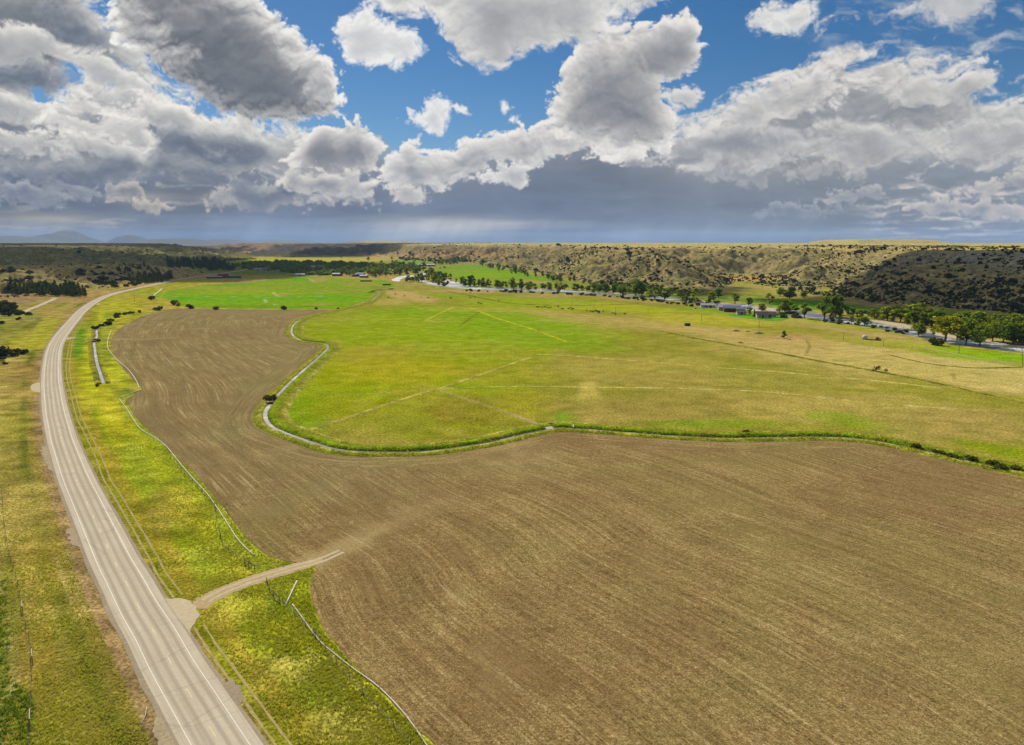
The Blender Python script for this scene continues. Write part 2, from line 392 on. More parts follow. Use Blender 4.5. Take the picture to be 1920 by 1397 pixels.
def land(name, fine=.5, mid=.35, dry=(178, 160, 96), dryamt=.35, lush=(96, 128, 24), lushamt=.25, sx=.010, sy=.030, rot=0., bump=.35, fscale=1.3):
    """turf and bare land: the vertex cover colour broken up at every scale in the world's own metres"""
    m = bpy.data.materials.new(name); t = NT(m)
    base = t.n('ShaderNodeVertexColor', layer_name='cover').outputs[0]
    p = t.pos()
    n1 = t.noise(p, fscale, 7., .68)
    n2 = t.noise(p, .11, 6., .62)
    n3 = t.noise(t.pos(sx, sy, .02, rot), 1., 7., .62, .6)
    n4 = t.noise(t.pos(sx * 5, sy * 5, .1, rot), 1., 6., .66, .4)
    c = t.mix(t.math('MULTIPLY', t.rng(n3, .50, .72), dryamt), base, alb(dry))
    c = t.mix(t.math('MULTIPLY', t.rng(n3, .50, .30), lushamt), c, alb(lush))
    c = t.mix(t.math('MULTIPLY', t.rng(n4, .48, .70), dryamt * .7), c, alb(dry))
    c = t.mix(t.math('MULTIPLY', t.rng(n2, .48, .30), lushamt * .8), c, alb(lush))
    f = t.math('MULTIPLY', t.rng(n1, .36, .64, 1 - fine, 1 + fine), t.rng(n2, .36, .64, 1 - mid, 1 + mid))
    f = t.math('MULTIPLY', f, t.rng(n4, .36, .64, 1 - mid * .8, 1 + mid * .8))
    f = t.math('MULTIPLY', f, 1.26)
    c = t.mix(1., c, t.n('ShaderNodeCombineColor', {0: f, 1: f, 2: f}).outputs[0], 'MULTIPLY')
    h = t.math('ADD', t.math('MULTIPLY', n1, .35), t.math('MULTIPLY', n2, 1.2))
    b = t.n('ShaderNodeBump', {'Height': h, 'Strength': bump, 'Distance': 1.})
    d = t.n('ShaderNodeBsdfDiffuse', {'Color': c, 'Roughness': .3, 'Normal': b.outputs[0]})
    t.out(d.outputs[0])
    return m

def leafmat(name, rgb, rgb2, trans=.4, tint=(200, 210, 60)):
    m = bpy.data.materials.new(name); t = NT(m)
    a = t.n('ShaderNodeVertexColor', layer_name='leaf').outputs[0]
    sep = t.n('ShaderNodeSeparateColor', {0: a})
    oi = t.n('ShaderNodeObjectInfo').outputs['Random']
    c = t.mix(sep.outputs[0], alb(rgb), alb(rgb2))
    f = t.math('MULTIPLY', t.rng(sep.outputs[1], 0, 1, .72, 1.25), t.rng(oi, 0, 1, .82, 1.18))
    c = t.mix(1., c, t.n('ShaderNodeCombineColor', {0: f, 1: f, 2: f}).outputs[0], 'MULTIPLY')
    d = t.n('ShaderNodeBsdfDiffuse', {'Color': c}).outputs[0]
    c2 = t.mix(.5, c, alb(tint), 'MIX')
    tr = t.n('ShaderNodeBsdfTranslucent', {'Color': c2}).outputs[0]
    t.out(t.n('ShaderNodeMixShader', {0: trans, 1: d, 2: tr}).outputs[0])
    return m

# ================================================================ mesh helpers
def mesh_np(name, V, Q, mat=None, attrs=None, smooth=False, parent=None):
    """V (n,3), Q list of (m,k) index arrays"""
    me = bpy.data.meshes.new(name)
    V = np.asarray(V, np.float32)
    if isinstance(Q, np.ndarray): Q = [Q]
    nl = sum(q.size for q in Q); npoly = sum(len(q) for q in Q)
    me.vertices.add(len(V)); me.vertices.foreach_set('co', V.ravel())
    me.loops.add(nl); me.loops.foreach_set('vertex_index', np.concatenate([q.ravel() for q in Q]).astype(np.int32))
    starts = []; tot = []; s = 0
    for q in Q:
        k = q.shape[1]
        starts.append(s + np.arange(len(q)) * k); tot.append(np.full(len(q), k)); s += q.size
    me.polygons.add(npoly)
    me.polygons.foreach_set('loop_start', np.concatenate(starts).astype(np.int32))
    me.polygons.foreach_set('loop_total', np.concatenate(tot).astype(np.int32))
    if smooth: me.polygons.foreach_set('use_smooth', np.ones(npoly, bool))
    me.update(calc_edges=True)
    for k, v in (attrs or {}).items():
        v = np.asarray(v, np.float32)
        if v.ndim == 1:
            me.attributes.new(k, 'FLOAT', 'POINT').data.foreach_set('value', v)
        else:
            if v.shape[1] == 3: v = np.concatenate([v, np.ones((len(v), 1), np.float32)], 1)
            me.color_attributes.new(k, 'FLOAT_COLOR', 'POINT').data.foreach_set('color', v.ravel())
    if mat: me.materials.append(mat)
    o = bpy.data.objects.new(name, me); COL.objects.link(o)
    if parent: o.parent = parent
    return o

class MB:
    """collects faces of simple solids into one mesh"""
    def __init__(s): s.v = []; s.f = []; s.mi = []
    def add(s, V, Fc, mi=0):
        b = len(s.v); s.v += [tuple(v) for v in V]; s.f += [tuple(i + b for i in f) for f in Fc]; s.mi += [mi] * len(Fc)
    def box(s, x0, x1, y0, y1, z0, z1, mi=0):
        V = [(x, y, z) for z in (z0, z1) for y in (y0, y1) for x in (x0, x1)]
        s.add(V, [(0, 2, 3, 1), (4, 5, 7, 6), (0, 1, 5, 4), (2, 6, 7, 3), (0, 4, 6, 2), (1, 3, 7, 5)], mi)
    def tube(s, P, R, n=6, mi=0, cap=True):
        P = [Vector(p) for p in P]; R = [R] * len(P) if np.isscalar(R) else R
        V = []; Fc = []
        for i, p in enumerate(P):
            d = (P[min(i + 1, len(P) - 1)] - P[max(i - 1, 0)]).normalized()
            u = d.cross(Vector((0, 0, 1)) if abs(d.z) < .95 else Vector((1, 0, 0))).normalized(); w = d.cross(u)
            V += [p + (u * math.cos(2 * math.pi * k / n) + w * math.sin(2 * math.pi * k / n)) * R[i] for k in range(n)]
        for i in range(len(P) - 1):
            for k in range(n):
                Fc.append((i * n + k, i * n + (k + 1) % n, (i + 1) * n + (k + 1) % n, (i + 1) * n + k))
        if cap:
            Fc.append(tuple(range(n))[::-1]); Fc.append(tuple((len(P) - 1) * n + k for k in range(n)))
        s.add(V, Fc, mi)
    def prism(s, prof, y0, y1, mi=0):
        """profile in (x,z) extruded along y"""
        n = len(prof)
        V = [(x, y0, z) for x, z in prof] + [(x, y1, z) for x, z in prof]
        s.add(V, [tuple(range(n)), tuple(range(n, 2 * n))[::-1]] + [(i, i + n, (i + 1) % n + n, (i + 1) % n) for i in range(n)], mi)
    def build(s, name, mats, parent=None, smooth=False):
        me = bpy.data.meshes.new(name); me.from_pydata(s.v, [], s.f)
        for m in (mats if isinstance(mats, (list, tuple)) else [mats]): me.materials.append(m)
        me.polygons.foreach_set('material_index', s.mi)
        if smooth: me.polygons.foreach_set('use_smooth', [True] * len(s.f))
        me.update()
        o = bpy.data.objects.new(name, me); COL.objects.link(o)
        if parent: o.parent = parent
        return o

def empty(name, loc, rz=0.):
    o = bpy.data.objects.new(name, None); COL.objects.link(o)
    o.location = loc; o.rotation_euler = (0, 0, rz); o.empty_display_size = .5
    return o
def tag(o, label=None, cat=None, group=None, kind=None):
    for k, v in (('label', label), ('category', cat), ('group', group), ('kind', kind)):
        if v: o[k] = v
    return o
def copy_tree(o, parent=None):
    c = o.copy(); COL.objects.link(c); c.parent = parent
    for ch in list(o.children): copy_tree(ch, c)
    return c
ORD = 'first second third fourth fifth sixth seventh eighth ninth tenth eleventh twelfth thirteenth fourteenth fifteenth sixteenth seventeenth eighteenth nineteenth twentieth'.split()

# ================================================================ lie of the land
FAR = 34000.
def outline(pts, tail):
    return np.concatenate([GL(pts), np.array(tail, float)])
RB = outline([(600,476.5),(690,480),(740,484),(800,487),(870,491),(930,499),(1000,513),(1080,529),(1180,541),(1250,549),(1315,553),(1352,548),(1380,530),(1398,514),(1424,516),(1460,536),(1496,547),(1526,551),(1537,545),(1546,539),(1556,543),(1575,557),(1640,570),(1760,577),(1920,590),(2100,603),(2500,640)],
             [(3000,300),(60000,300),(60000,60000),(-16000,60000)])
LA = outline([(-700,640),(-300,596),(0,563),(60,555),(150,548),(225,538),(320,524),(400,512),(432,507)], [(-780,1900),(-1180,1650),(-1700,1250),(-1700,700)])
LB = outline([(-400,516),(0,506),(120,504),(250,502.5),(330,500),(400,496.5),(425,493)], [(-1400,4200),(-2600,5200),(-12000,5200),(-12000,1500)])
LC = outline([(-500,481),(60,477),(200,476.5),(300,478),(400,479),(432,478)], [(-2900,7000),(-9000,14000),(-30000,14000),(-30000,4000)])
LD = outline([(462,480),(520,482.5),(575,482),(610,478.5),(650,481),(700,479.5),(745,476),(800,473)], [(-200,9000),(-2000,14000),(-4200,9000)])
MOUNTS = [(128,436,26000,52),(100,441,25000,60),(245,441,27000,40),(20,445,24000,90),(-120,440,25000,90),(330,447.5,20000,90),(420,448.5,21000,70),(520,449.5,22000,90),(720,451,15000,120)]
MP = []
for (mx, my, md, mw) in MOUNTS:
    p = G(mx, 470); a = math.atan2(p[0], p[1])
    MP.append((md * math.sin(a), md * math.cos(a), 75 + .982 * (452 - my) * md / F + md * md / 12.74e6, mw * md / F))

# draws cut into the right bluffs: (survey x, y, height) from the mouth upwards
DRAWS = [np.array([(*G(a, b, c)[:2], c) for a, b, c in L]) for L in (
    [(1392,540,0),(1372,520,8),(1345,503,22),(1312,488,38),(1270,476,52),(1200,466,60)],
    [(1430,536,0),(1462,516,10),(1500,498,24),(1545,482,42),(1600,472,54)],
    [(1548,548,0),(1562,530,6),(1592,508,22),(1640,487,44),(1700,473,57)],
    [(1020,519,0),(1052,500,18),(1074,482,38),(1100,469,54)], [(1180,543,0),(1172,520,14),(1150,498,34),(1160,478,50)], [(940,503,0),(968,490,22),(985,475,44)],
    [(1780,579,0),(1790,552,10),(1810,520,30),(1850,494,48)], [(1900,588,0),(1925,545,18),(1950,505,42)], [(1660,572,0),(1672,540,16),(1700,510,36)])]
def draw_floor(x, y):
    best = np.full(x.shape, 1e9); dmin = np.full(x.shape, 1e9)
    for L in DRAWS:
        for (ax, ay, az), (bx, by, bz) in zip(L[:-1], L[1:]):
            ex, ey = bx - ax, by - ay
            t = np.clip(((x - ax) * ex + (y - ay) * ey) / (ex * ex + ey * ey), 0, 1)
            dd = np.hypot(x - ax - t * ex, y - ay - t * ey)
            best = np.minimum(best, az + t * (bz - az) + np.clip(dd - 5, 0, None) * .36); dmin = np.minimum(dmin, dd)
    return best, dmin

def prof(s):
    s = np.clip(s, 0, 1)
    return .35 * s * s * (3 - 2 * s) + .65 * np.sin(s * math.pi / 2)

def terr(x, y):
    x = np.asarray(x, float); y = np.asarray(y, float)
    shp = x.shape; x = x.ravel(); y = y.ravel()
    d = np.hypot(x, y)
    z = np.zeros_like(x)
    fr = (y > 80)
    def bluff(poly, H, W, rough, sc, seed, grow=0.):
        nonlocal z
        w1 = fbm(x / sc, y / sc, 3, seed)
        sd = poly_sd(x, y, poly)
        wd = W + grow * np.clip(d - 1500, 0, None)
        # spurs and draws running down the face
        sdw = sd + rough * w1 * wd * sstep(0, .35, sd / wd) * 1.1
        s = np.clip(sdw / wd, 0, 1)
        s = np.where(sd > 0, s, 0)
        gull = fbm(x / (sc * .28), y / (sc * .28), 4, seed + 5, billow=True)
        g2 = fbm(x / (sc * .1), y / (sc * .1), 3, seed + 7, billow=True)
        h = H * prof(s) - ((6. + .005 * d) * np.clip(.25 - gull, 0, 1.2) + (2.6 + .0015 * d) * np.clip(.2 - g2, 0, 1.1)) * 4 * s * (1.06 - s) * (sd > 0)
        und = fbm(x / 900, y / 900, 4, seed + 9) * 6 * sstep(.9, 2.2, sd / wd)
        z = np.maximum(z, np.clip(h, 0, None) + np.where(sd > 0, und, 0))
    m = fr & (d > 350)
    if m.any():
        X, Y, Z, D = x, y, z, d
        x, y, z, d = X[m], Y[m], Z[m], D[m]
        bluff(RB, 60, 215, .62, 300, 3, .04)
        near_ = (x > -200) & (d < 3200)
        if near_.any():
            fl, _ = draw_floor(x[near_] + 14 * fbm(x[near_] / 60, y[near_] / 60, 3, 71), y[near_]); zz = z[near_]; k_ = 5.
            z[near_] = np.where(zz > 0, np.minimum(zz, np.where(fl < zz + 12, fl - k_ * np.clip(1 - np.abs(fl - zz) / 12., 0, 1) * .5, zz)), zz)
        bluff(LA, 27, 210, .30, 200, 13)
        bluff(LB, 57, 620, .35, 320, 23)
        bluff(LC, 62, 600, .35, 600, 33)
        bluff(LD, 58, 620, .40, 560, 43)
        for (mx, my, mh, mw) in MP:
            q = np.hypot(x - mx, y - my) / mw
            z = np.maximum(z, mh * (1.35 * np.exp(-q * q) - .35 + .18 * fbm(x / (mw * .5), y / (mw * .5), 4, 77) * np.exp(-q * q * .5)))
        # flat topped butte on the skyline
        bx, by = G(1636, 470)[:2] * (7600 / np.hypot(*G(1636, 470)[:2]))
        q = np.maximum(np.abs(x - bx) / 400, np.abs(y - by) / 500) + .12 * fbm(x / 200, y / 200, 3, 91)
        z = z + 30 * sstep(1.12, .86, q) + 9 * sstep(1.9, .5, q)
        Z[m] = z
        x, y, z, d = X, Y, Z, D
    z = z - d * d / 12.74e6 * sstep(1500, 4000, d)
    return z.reshape(shp)

def drop(px, py, it=6):
    """land point seen at survey (px,py), following the relief"""
    px = np.asarray(px, float); py = np.asarray(py, float)
    z = np.zeros_like(px)
    for _ in range(it):
        p = G(px, np.maximum(py, YH + 2.5), np.minimum(z, HC - 4)); z = .5 * z + .5 * terr(p[..., 0], p[..., 1])
    p = G(px, np.maximum(py, YH + 2.5), np.minimum(z, HC - 4))
    p[..., 2] = terr(p[..., 0], p[..., 1])
    return p

def inside(q, P):
    c = False; n = len(P)
    for i in range(n):
        (ax, ay), (bx, by) = P[i], P[(i + 1) % n]
        if (ay > q[1]) != (by > q[1]) and q[0] < ax + (q[1] - ay) * (bx - ax) / (by - ay): c = not c
    return c
HILLS = [[tuple(map(float, v)) for v in P] for P in (RB, LA, LB, LC, LD)]
def drop1(px, py):
    p = G(px, max(py, YH + 2.5))
    if math.hypot(p[0], p[1]) < 2600 and not any(inside(p, P) for P in HILLS): return p
    return drop(np.array([px]), np.array([py]))[0]

# ================================================================ survey lines (valley floor)
ROAD = smooth_line(GL([(560,1640),(476,1500),(393,1364),(362.6,1313.7),(321.9,1246.8),(291.6,1190),(262.7,1143),(237.8,1095.7),(213,1050),(186.8,994),(161.8,940),(141.7,896),(127.5,857.8),(117,828),(109.5,799),(103.8,774),(99,742),(96.2,708),(98.5,669),(103,649.5),(112,632.8),(123.7,617),(136.6,602),(152,584.5),(171.3,569.6),(193,558),(219,549.2),(250,542),(287.5,533.8),(325,526.3),(362.5,519.8),(400,514.6),(437,509.6),(462,505.5),(480,501),(492,496)]), 3.)
CANAL = GL([(712,549),(704,558),(694,566),(680,572),(650,579),(615,586),(578,595),(557,604),(547,617),(552,632),(572,640.5),(606,644),(615,651),(600,668),(575,690),(550,712),(527,735),(508,757),(498,774),(500,790),(512,802),(535,812.5),(560,822),(590,832),(620,841),(660,847),(720,849),(790,847.5),(850,841),(920,830),(985,814.5),(1024,806.5),(1045,803.5),(1100,806),(1180,812),(1260,818),(1350,822),(1450,821),(1540,820),(1620,825),(1700,839),(1760,853),(1830,869),(1920,886),(2060,915),(2300,968)])
CANAL = smooth_line(CANAL, (1.2, .008))
LEFTB = [(-0,0)]
FIELD_LEFT = [(330,578.5),(300,583),(270,592),(245,603),(224,616),(213,628),(208.5,638),(209,650),(215,668),(228,688),(244,706),(258,721),(265,729),(246,743),(236,750.5),(242,762),(257,786),(277,806),(302,828),(332,858),(362,885),(392,920),(422,957),(447,990),(472,1019),(497,1039),(522,1049),(560,1055),(588,1057),(590,1068),(584,1085),(581,1100),(585,1125),(595,1155),(611,1185),(641,1220),(681,1262),(721,1305),(761,1345),(801,1386),(832,1418),(900,1500),(960,1590)]
FIELD_TOP = [(655,581.5),(640,581.3),(560,581),(450,580.5),(385,579)]
# ================================================================ cover colours
def cover_paint(x, y, z, base, blobs, rag=.35):
    """list of (px,py,rx,ry,rgb,weight[,slant]) patches of plant cover, given on the survey sheet"""
    ix, iy = toimg(x, y, z)
    n = fbm(x / 60, y / 60, 5, 201); n2 = fbm(x / 14, y / 14, 4, 203)
    c = base.copy()
    for b in blobs:
        bx, by, rx, ry, rgb, w = b[:6]; sl = b[6] if len(b) > 6 else 0.
        q = np.sqrt(((ix - bx) / rx) ** 2 + ((iy - by - (ix - bx) * sl) / ry) ** 2)
        a = sstep(1.25, .55, q + rag * (n * 1.1 + n2 * .6)) * w
        c = c * (1 - a[:, None]) + np.array(alb(rgb)) * a[:, None]
    return c

def line_paint(x, y, c, px, w, rgb, wt, z=0.):
    L = smooth_line(GL(px), (2., .02))
    lo = L.min(0) - w * 4; hi = L.max(0) + w * 4
    m = (x > lo[0]) & (x < hi[0]) & (y > lo[1]) & (y < hi[1])
    if m.any():
        d, _, _ = line_dist(x[m], y[m], L)
        a = (np.exp(-(d / w) ** 2) * wt)[:, None]
        c[m] = c[m] * (1 - a) + np.array(alb(rgb)) * a
    return c

# ---------------------------------------------------------------- the ground: one sheet to the horizon
def build_ground():
    a_in = np.linspace(-52, 52, 760); a_out = np.linspace(57, 303, 42)
    ang = np.radians(np.concatenate([a_in, a_out])); na = len(ang)
    r = np.concatenate([[8.], np.exp(np.concatenate([np.linspace(math.log(40), math.log(600), 260), np.linspace(math.log(603), math.log(3600), 420), np.linspace(math.log(3640), math.log(FAR), 160)]))]); nr = len(r)
    A, R = np.meshgrid(ang, r)
    x = (R * np.sin(A)).ravel(); y = (R * np.cos(A)).ravel()
    z = terr(x, y)
    d = np.hypot(x, y)
    n = fbm(x / 400, y / 400, 5, 301); n2 = fbm(x / 90, y / 90, 5, 303); n3 = fbm(x / 25, y / 25, 4, 305)
    def C(c): return np.array(alb(c))[None, :]
    def mixc(c, rgb, a):
        a = np.clip(a, 0, 1)[:, None]; return c * (1 - a) + C(rgb) * a
    c = np.repeat(C((160, 158, 66)), len(x), 0)
    c = mixc(c, (176, 160, 96), sstep(-.1, .35, n2 + .5 * n))
    # valley fades to mixed farmland further out
    c = mixc(c, (140, 150, 72), sstep(1500, 2600, d) * .8)
    c = mixc(c, (176, 166, 104), sstep(2600, 5000, d) * (.6 + n))
    sdr = poly_sd(x, y, RB); sla = poly_sd(x, y, LA); slb = poly_sd(x, y, LB); sld = poly_sd(x, y, LD); slc = poly_sd(x, y, LC)
    wd = 215 + .04 * np.clip(d - 1500, 0, None)
    # right bluffs: stony tan faces, grassy plateau
    m = sstep(-6, 25, sdr + n3 * 14)
    c = mixc(c, (158, 142, 102), m)
    c = mixc(c, (124, 122, 84), m * sstep(.0, .45, n2 + .25) * sstep(1.0, .4, sdr / wd))
    c = mixc(c, (188, 168, 108), m * sstep(-.1, .3, n3 + n2 * .6) * .7)
    c = mixc(c, (208, 188, 120), sstep(.85, 1.2, sdr / wd + n * .3))
    c = mixc(c, (188, 184, 104), sstep(1.3, 2.2, sdr / wd) * sstep(-.05, .25, n + .3 * n2) * .8)
    c = mixc(c, (172, 150, 104), sstep(1.5, 2.5, sdr / wd) * sstep(.1, .35, -n) * .7)
    c = mixc(c, (146, 148, 142), sstep(-20, 40, sdr) * sstep(560, 700, x) * sstep(1500, 1250, d) * .75)  # greyer right-hand hill: its cloud shade tone put into the cover colour
    # left hills
    m = sstep(-5, 20, sla + n3 * 10)
    c = mixc(c, (170, 152, 98), m); c = mixc(c, (150, 140, 84), m * sstep(-.1, .3, n2) * .7)
    c = mixc(c, (132, 126, 84), sstep(-10, 40, slb)); c = mixc(c, (98, 104, 66), sstep(-10, 40, slb) * sstep(-.2, .25, n2) * .8)
    c = mixc(c, (150, 132, 104), sstep(-20, 60, slc)); c = mixc(c, (112, 108, 90), sstep(-20, 60, slc) * sstep(-.05, .25, n2 + n) * .8)
    m = sstep(-20, 60, sld)
    c = mixc(c, (176, 142, 98), m); c = mixc(c, (84, 82, 84), m * sstep(-.2, .25, n2 * .8 + n + sstep(-2300, -1500, x) - .45))  # tan left end, darker right part: cloud shadow painted into the mesa colour
    c = mixc(c, (78, 84, 84), sstep(5000, 12000, d) * sstep(.2, .0, np.abs(sdr) * 0 + (sdr > 0)) * .9)  # far land off the right plateau darkened, cloud shade put into its colour
    c = mixc(c, (140, 146, 146), sstep(14000, 18000, d))  # mountains paled: haze put into the cover colour
    near = (d < 1500)
    rd, _, ro = line_dist(x[near], y[near], ROAD[::2])
    cn = c[near]; X = x[near]; Y = y[near]; N2 = n2[near]; N3 = n3[near]
    fade = sstep(700, 380, np.hypot(X, Y))
    flat = (z[near] < .5)
    def strip(a, b, rgb, w, rg=1.6, soft=1.2):
        nonlocal cn
        v = ro + N3 * rg * 1.6 + N2 * rg
        k = sstep(a - soft, a + soft, v) * sstep(b + soft, b - soft, v) * w * np.where(flat, 1, 0)
        cn = mixc(cn, rgb, k)
    strip(-150, -4, (156, 148, 78), .9, 4, 6)
    strip(-150, -40, (140, 146, 66), .6 , 6, 8)
    strip(-34, -26, (112, 116, 40), .95, 2., 1.2)
    strip(-26, -19, (186, 168, 92), .9, 2., 1.2)
    strip(-19, -13, (162, 148, 72), .9, 1.6, 1.)
    strip(-13.5, -10.2, (104, 110, 36), .95, 1.)
    strip(-10.5, -7.6, (148, 130, 62), .9, 1.)
    strip(-8., -4.2, (164, 136, 96), .95, .6, .6)
    strip(4.2, 60, (152, 156, 44), .9, 3, 3)
    strip(4.6, 6.6, (150, 128, 72), .55, .8, .6)
    strip(6.4, 9.2, (130, 138, 30), .9, .6, .6)
    strip(9.2, 13., (150, 144, 52), .8, .6, .6)
    strip(13, 19, (128, 148, 26), .85, 1.6, 1.2)
    strip(19, 30, (166, 176, 40), .8, 3, 2)
    strip(24, 34, (120, 150, 36), .55, 3, 2)
    warm = sstep(4.5, 9, ro) * sstep(130, 90, ro) * flat
    cn = cn * (1 + warm[:, None] * np.array([[.30, .17, -.12]])); warm = sstep(-8, -14, ro) * flat
    cn = cn * (1 + warm[:, None] * np.array([[.03, .05, -.02]]))
    c[near] = cn
    blobs = [ # left of the highway
        (30, 700, 70, 22, (150, 132, 74), .7), (15, 655, 40, 9, (186, 144, 84), .75), (60, 640, 60, 22, (168, 170, 52), .8), (30, 612, 60, 14, (120, 128, 48), .7),
        (90, 612, 34, 26, (166, 170, 48), .8, -.9), (110, 585, 60, 12, (162, 148, 84), .8), (40, 735, 60, 9, (178, 158, 92), .8), (110, 560, 80, 10, (160, 138, 92), .9), (30, 560, 50, 14, (150, 128, 98), .9), (70, 575, 40, 6, (156, 140, 64), .6),
        (190, 548, 50, 7, (170, 146, 92), .9), (250, 534, 60, 6, (172, 152, 92), .9), (20, 790, 40, 40, (148, 148, 58), .6), (50, 950, 60, 60, (176, 164, 92), .6), (70, 1060, 60, 70, (166, 152, 70), .6),
        (70, 1250, 40, 90, (164, 142, 54), .55), (6, 1200, 26, 130, (66, 104, 22), .95), (34, 1335, 32, 50, (58, 116, 18), .95), (40, 1220, 16, 70, (120, 108, 62), .7), (120, 1330, 60, 60, (158, 158, 66), .5), (10, 1100, 22, 60, (112, 116, 44), .6),
        # between highway and ploughed land
        (250, 560, 60, 9, (164, 160, 52), .8), (225, 575, 50, 14, (170, 176, 46), .8), (300, 552, 60, 6, (150, 160, 50), .8), (148, 640, 13, 30, (96, 150, 26), .9, -1.6), (200, 605, 40, 8, (176, 182, 44), .7, -.5),
        (165, 720, 20, 60, (182, 190, 36), .7), (215, 705, 22, 30, (176, 186, 40), .8), (230, 735, 25, 9, (120, 136, 42), .7), (245, 690, 16, 14, (176, 178, 44), .6), (210, 790, 34, 50, (186, 190, 36), .75, 1.2), (270, 880, 50, 50, (150, 174, 44), .7, 1.1), (330, 950, 50, 40, (182, 176, 66), .6), (300, 960, 30, 40, (146, 136, 62), .6),
        (400, 1040, 60, 40, (150, 178, 40), .6), (420, 1130, 60, 50, (168, 166, 66), .5), (520, 1130, 30, 40, (92, 140, 34), .75), (600, 1290, 80, 50, (120, 152, 48), .6, .9), (560, 1250, 70, 30, (182, 172, 90), .5), (640, 1350, 60, 40, (170, 164, 84), .5), (480, 1060, 40, 14, (132, 158, 40), .7), (545, 1060, 40, 8, (128, 148, 44), .8),
        # farther valley
        (480, 506, 130, 12, (92, 124, 44), .85), (380, 517, 80, 4, (150, 132, 100), .8), (530, 486, 110, 5, (170, 176, 76), .95), (640, 487, 120, 4.5, (176, 176, 84), .95), (600, 498, 200, 4, (110, 128, 72), .8), (780, 490, 50, 4, (112, 158, 62), .95), (725, 481, 60, 4, (184, 168, 104), .9), (845, 478, 110, 7, (182, 152, 108), .9), (800, 520, 120, 10, (170, 160, 84), .7), (690, 517, 60, 6, (176, 156, 96), .8),
        (1300, 556, 140, 8, (118, 138, 58), .9), (1450, 575, 90, 8, (112, 150, 52), .9), (1620, 580, 150, 8, (96, 140, 48), .95, .06), (1820, 594, 160, 9, (104, 136, 52), .95, .06), (1640, 570, 120, 5, (150, 132, 96), .8, .06), (1400, 590, 40, 8, (150, 150, 70), .8), (1180, 548, 60, 5, (172, 158, 70), .8),
        (1395, 522, 70, 6, (188, 158, 104), .9),
    ]
    blobs = [tuple(b[:4]) + ((min(255, int(b[4][0] * 1.10)), min(255, int(b[4][1] * 1.05)), b[4][2]),) + tuple(b[5:]) for b in blobs]
    vis = (np.abs(x) < y * 1.25) & (y > 30) & (d < 4500)
    cv = cover_paint(x[vis], y[vis], z[vis], c[vis], blobs)
    for L in ([(318,484),(420,486),(520,490)],):
        pass
    for px, w, rgb, wt in (([(-20,1040),(6,1120),(20,1250),(10,1397)], .9, (180,165,110), .5), ([(105,1040),(128,1110),(150,1160)], .35, (190,176,120), .6), ([(125,1040),(140,1090),(160,1150)], .3, (190,176,120), .5),
                           ([(580,1220),(625,1260),(650,1300),(690,1360),(720,1410)], .5, (196,184,124), .65), ([(600,1240),(640,1290),(680,1350)], .4, (78,90,34), .5), ([(520,1250),(560,1238),(600,1226)], .3, (84,96,36), .5), ([(530,1262),(570,1250),(600,1240)], .3, (84,96,36), .5), ([(606,1214),(640,1256),(690,1312),(740,1364)], .4, (186,178,110), .5)):
        cv = line_paint(x[vis], y[vis], cv, px, w, rgb, wt)
    c[vis] = cv
    i = np.arange(nr - 1)[:, None] * na + np.arange(na)[None, :]
    j = np.arange(nr - 1)[:, None] * na + (np.arange(na)[None, :] + 1) % na
    Q = np.stack([i, j, j + na, i + na], -1).reshape(-1, 4)
    V = np.stack([x, y, z], -1)
    cap = np.arange(na)[None, ::-1].copy()
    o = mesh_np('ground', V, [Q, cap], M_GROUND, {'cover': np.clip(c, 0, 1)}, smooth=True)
    tag(o, kind='structure')
    return o

# ---------------------------------------------------------------- flat sheets laid on the valley floor
def sheet(name, poly, z, mat, cover=None, blobs=(), lines=(), dens=1., jit=.35, step=(1.2, .010), extra=None, smooth=True, kind='structure', prepared=False):
    B = poly if prepared else smooth_line(GL(poly), step, closed=True)
    if jit:
        nn = perlin(B[:, 0] / 1.7, B[:, 1] / 1.7, 401); n3 = perlin(B[:, 0] / 9, B[:, 1] / 9, 405)
        d = np.roll(B, -1, 0) - np.roll(B, 1, 0); d /= np.linalg.norm(d, axis=1)[:, None] + 1e-9
        B = B + np.stack([-d[:, 1], d[:, 0]], -1) * (jit * (nn + n3))[:, None]
    lo = B.min(0); hi = B.max(0)
    ang = np.radians(np.arange(-50, 50, .22 / dens)); r = np.exp(np.arange(math.log(45), math.log(5000), .014 / dens))
    A, R = np.meshgrid(ang, r)
    A = A + ((np.arange(len(r)) % 2) * math.radians(.11 / dens))[:, None]
    x = (R * np.sin(A)).ravel(); y = (R * np.cos(A)).ravel()
    m = (x > lo[0]) & (x < hi[0]) & (y > lo[1]) & (y < hi[1]); x = x[m]; y = y[m]
    sd = poly_sd(x, y, B)
    m = sd > .004 * np.hypot(x, y) / dens; x = x[m]; y = y[m]
    P = np.concatenate([B, np.stack([x, y], -1)])
    n = len(B)
    vs, es, fs, *_ = delaunay_2d_cdt([Vector(p) for p in P], [(i, (i + 1) % n) for i in range(n)], [], 1, 1e-5)
    V = np.array([(v.x, v.y, z) for v in vs]); T = np.array([f for f in fs if len(f) == 3])
    cc = V[T].mean(1); keep = poly_sd(cc[:, 0], cc[:, 1], B) > 0
    T = T[keep]
    q = V[T]; cr = np.cross(q[:, 1, :2] - q[:, 0, :2], q[:, 2, :2] - q[:, 0, :2]); T[cr < 0] = T[cr < 0][:, ::-1]
    att = {}
    if cover is not None:
        c = np.repeat(np.array(alb(cover))[None, :], len(V), 0)
        c = cover_paint(V[:, 0], V[:, 1], V[:, 2], c, blobs)
        for L in lines: c = line_paint(V[:, 0], V[:, 1], c, *L)
        att['cover'] = np.clip(c, 0, 1)
    if extra: att.update(extra(V))
    o = mesh_np(name, V, T, mat, att, smooth)
    tag(o, kind=kind)
    return o

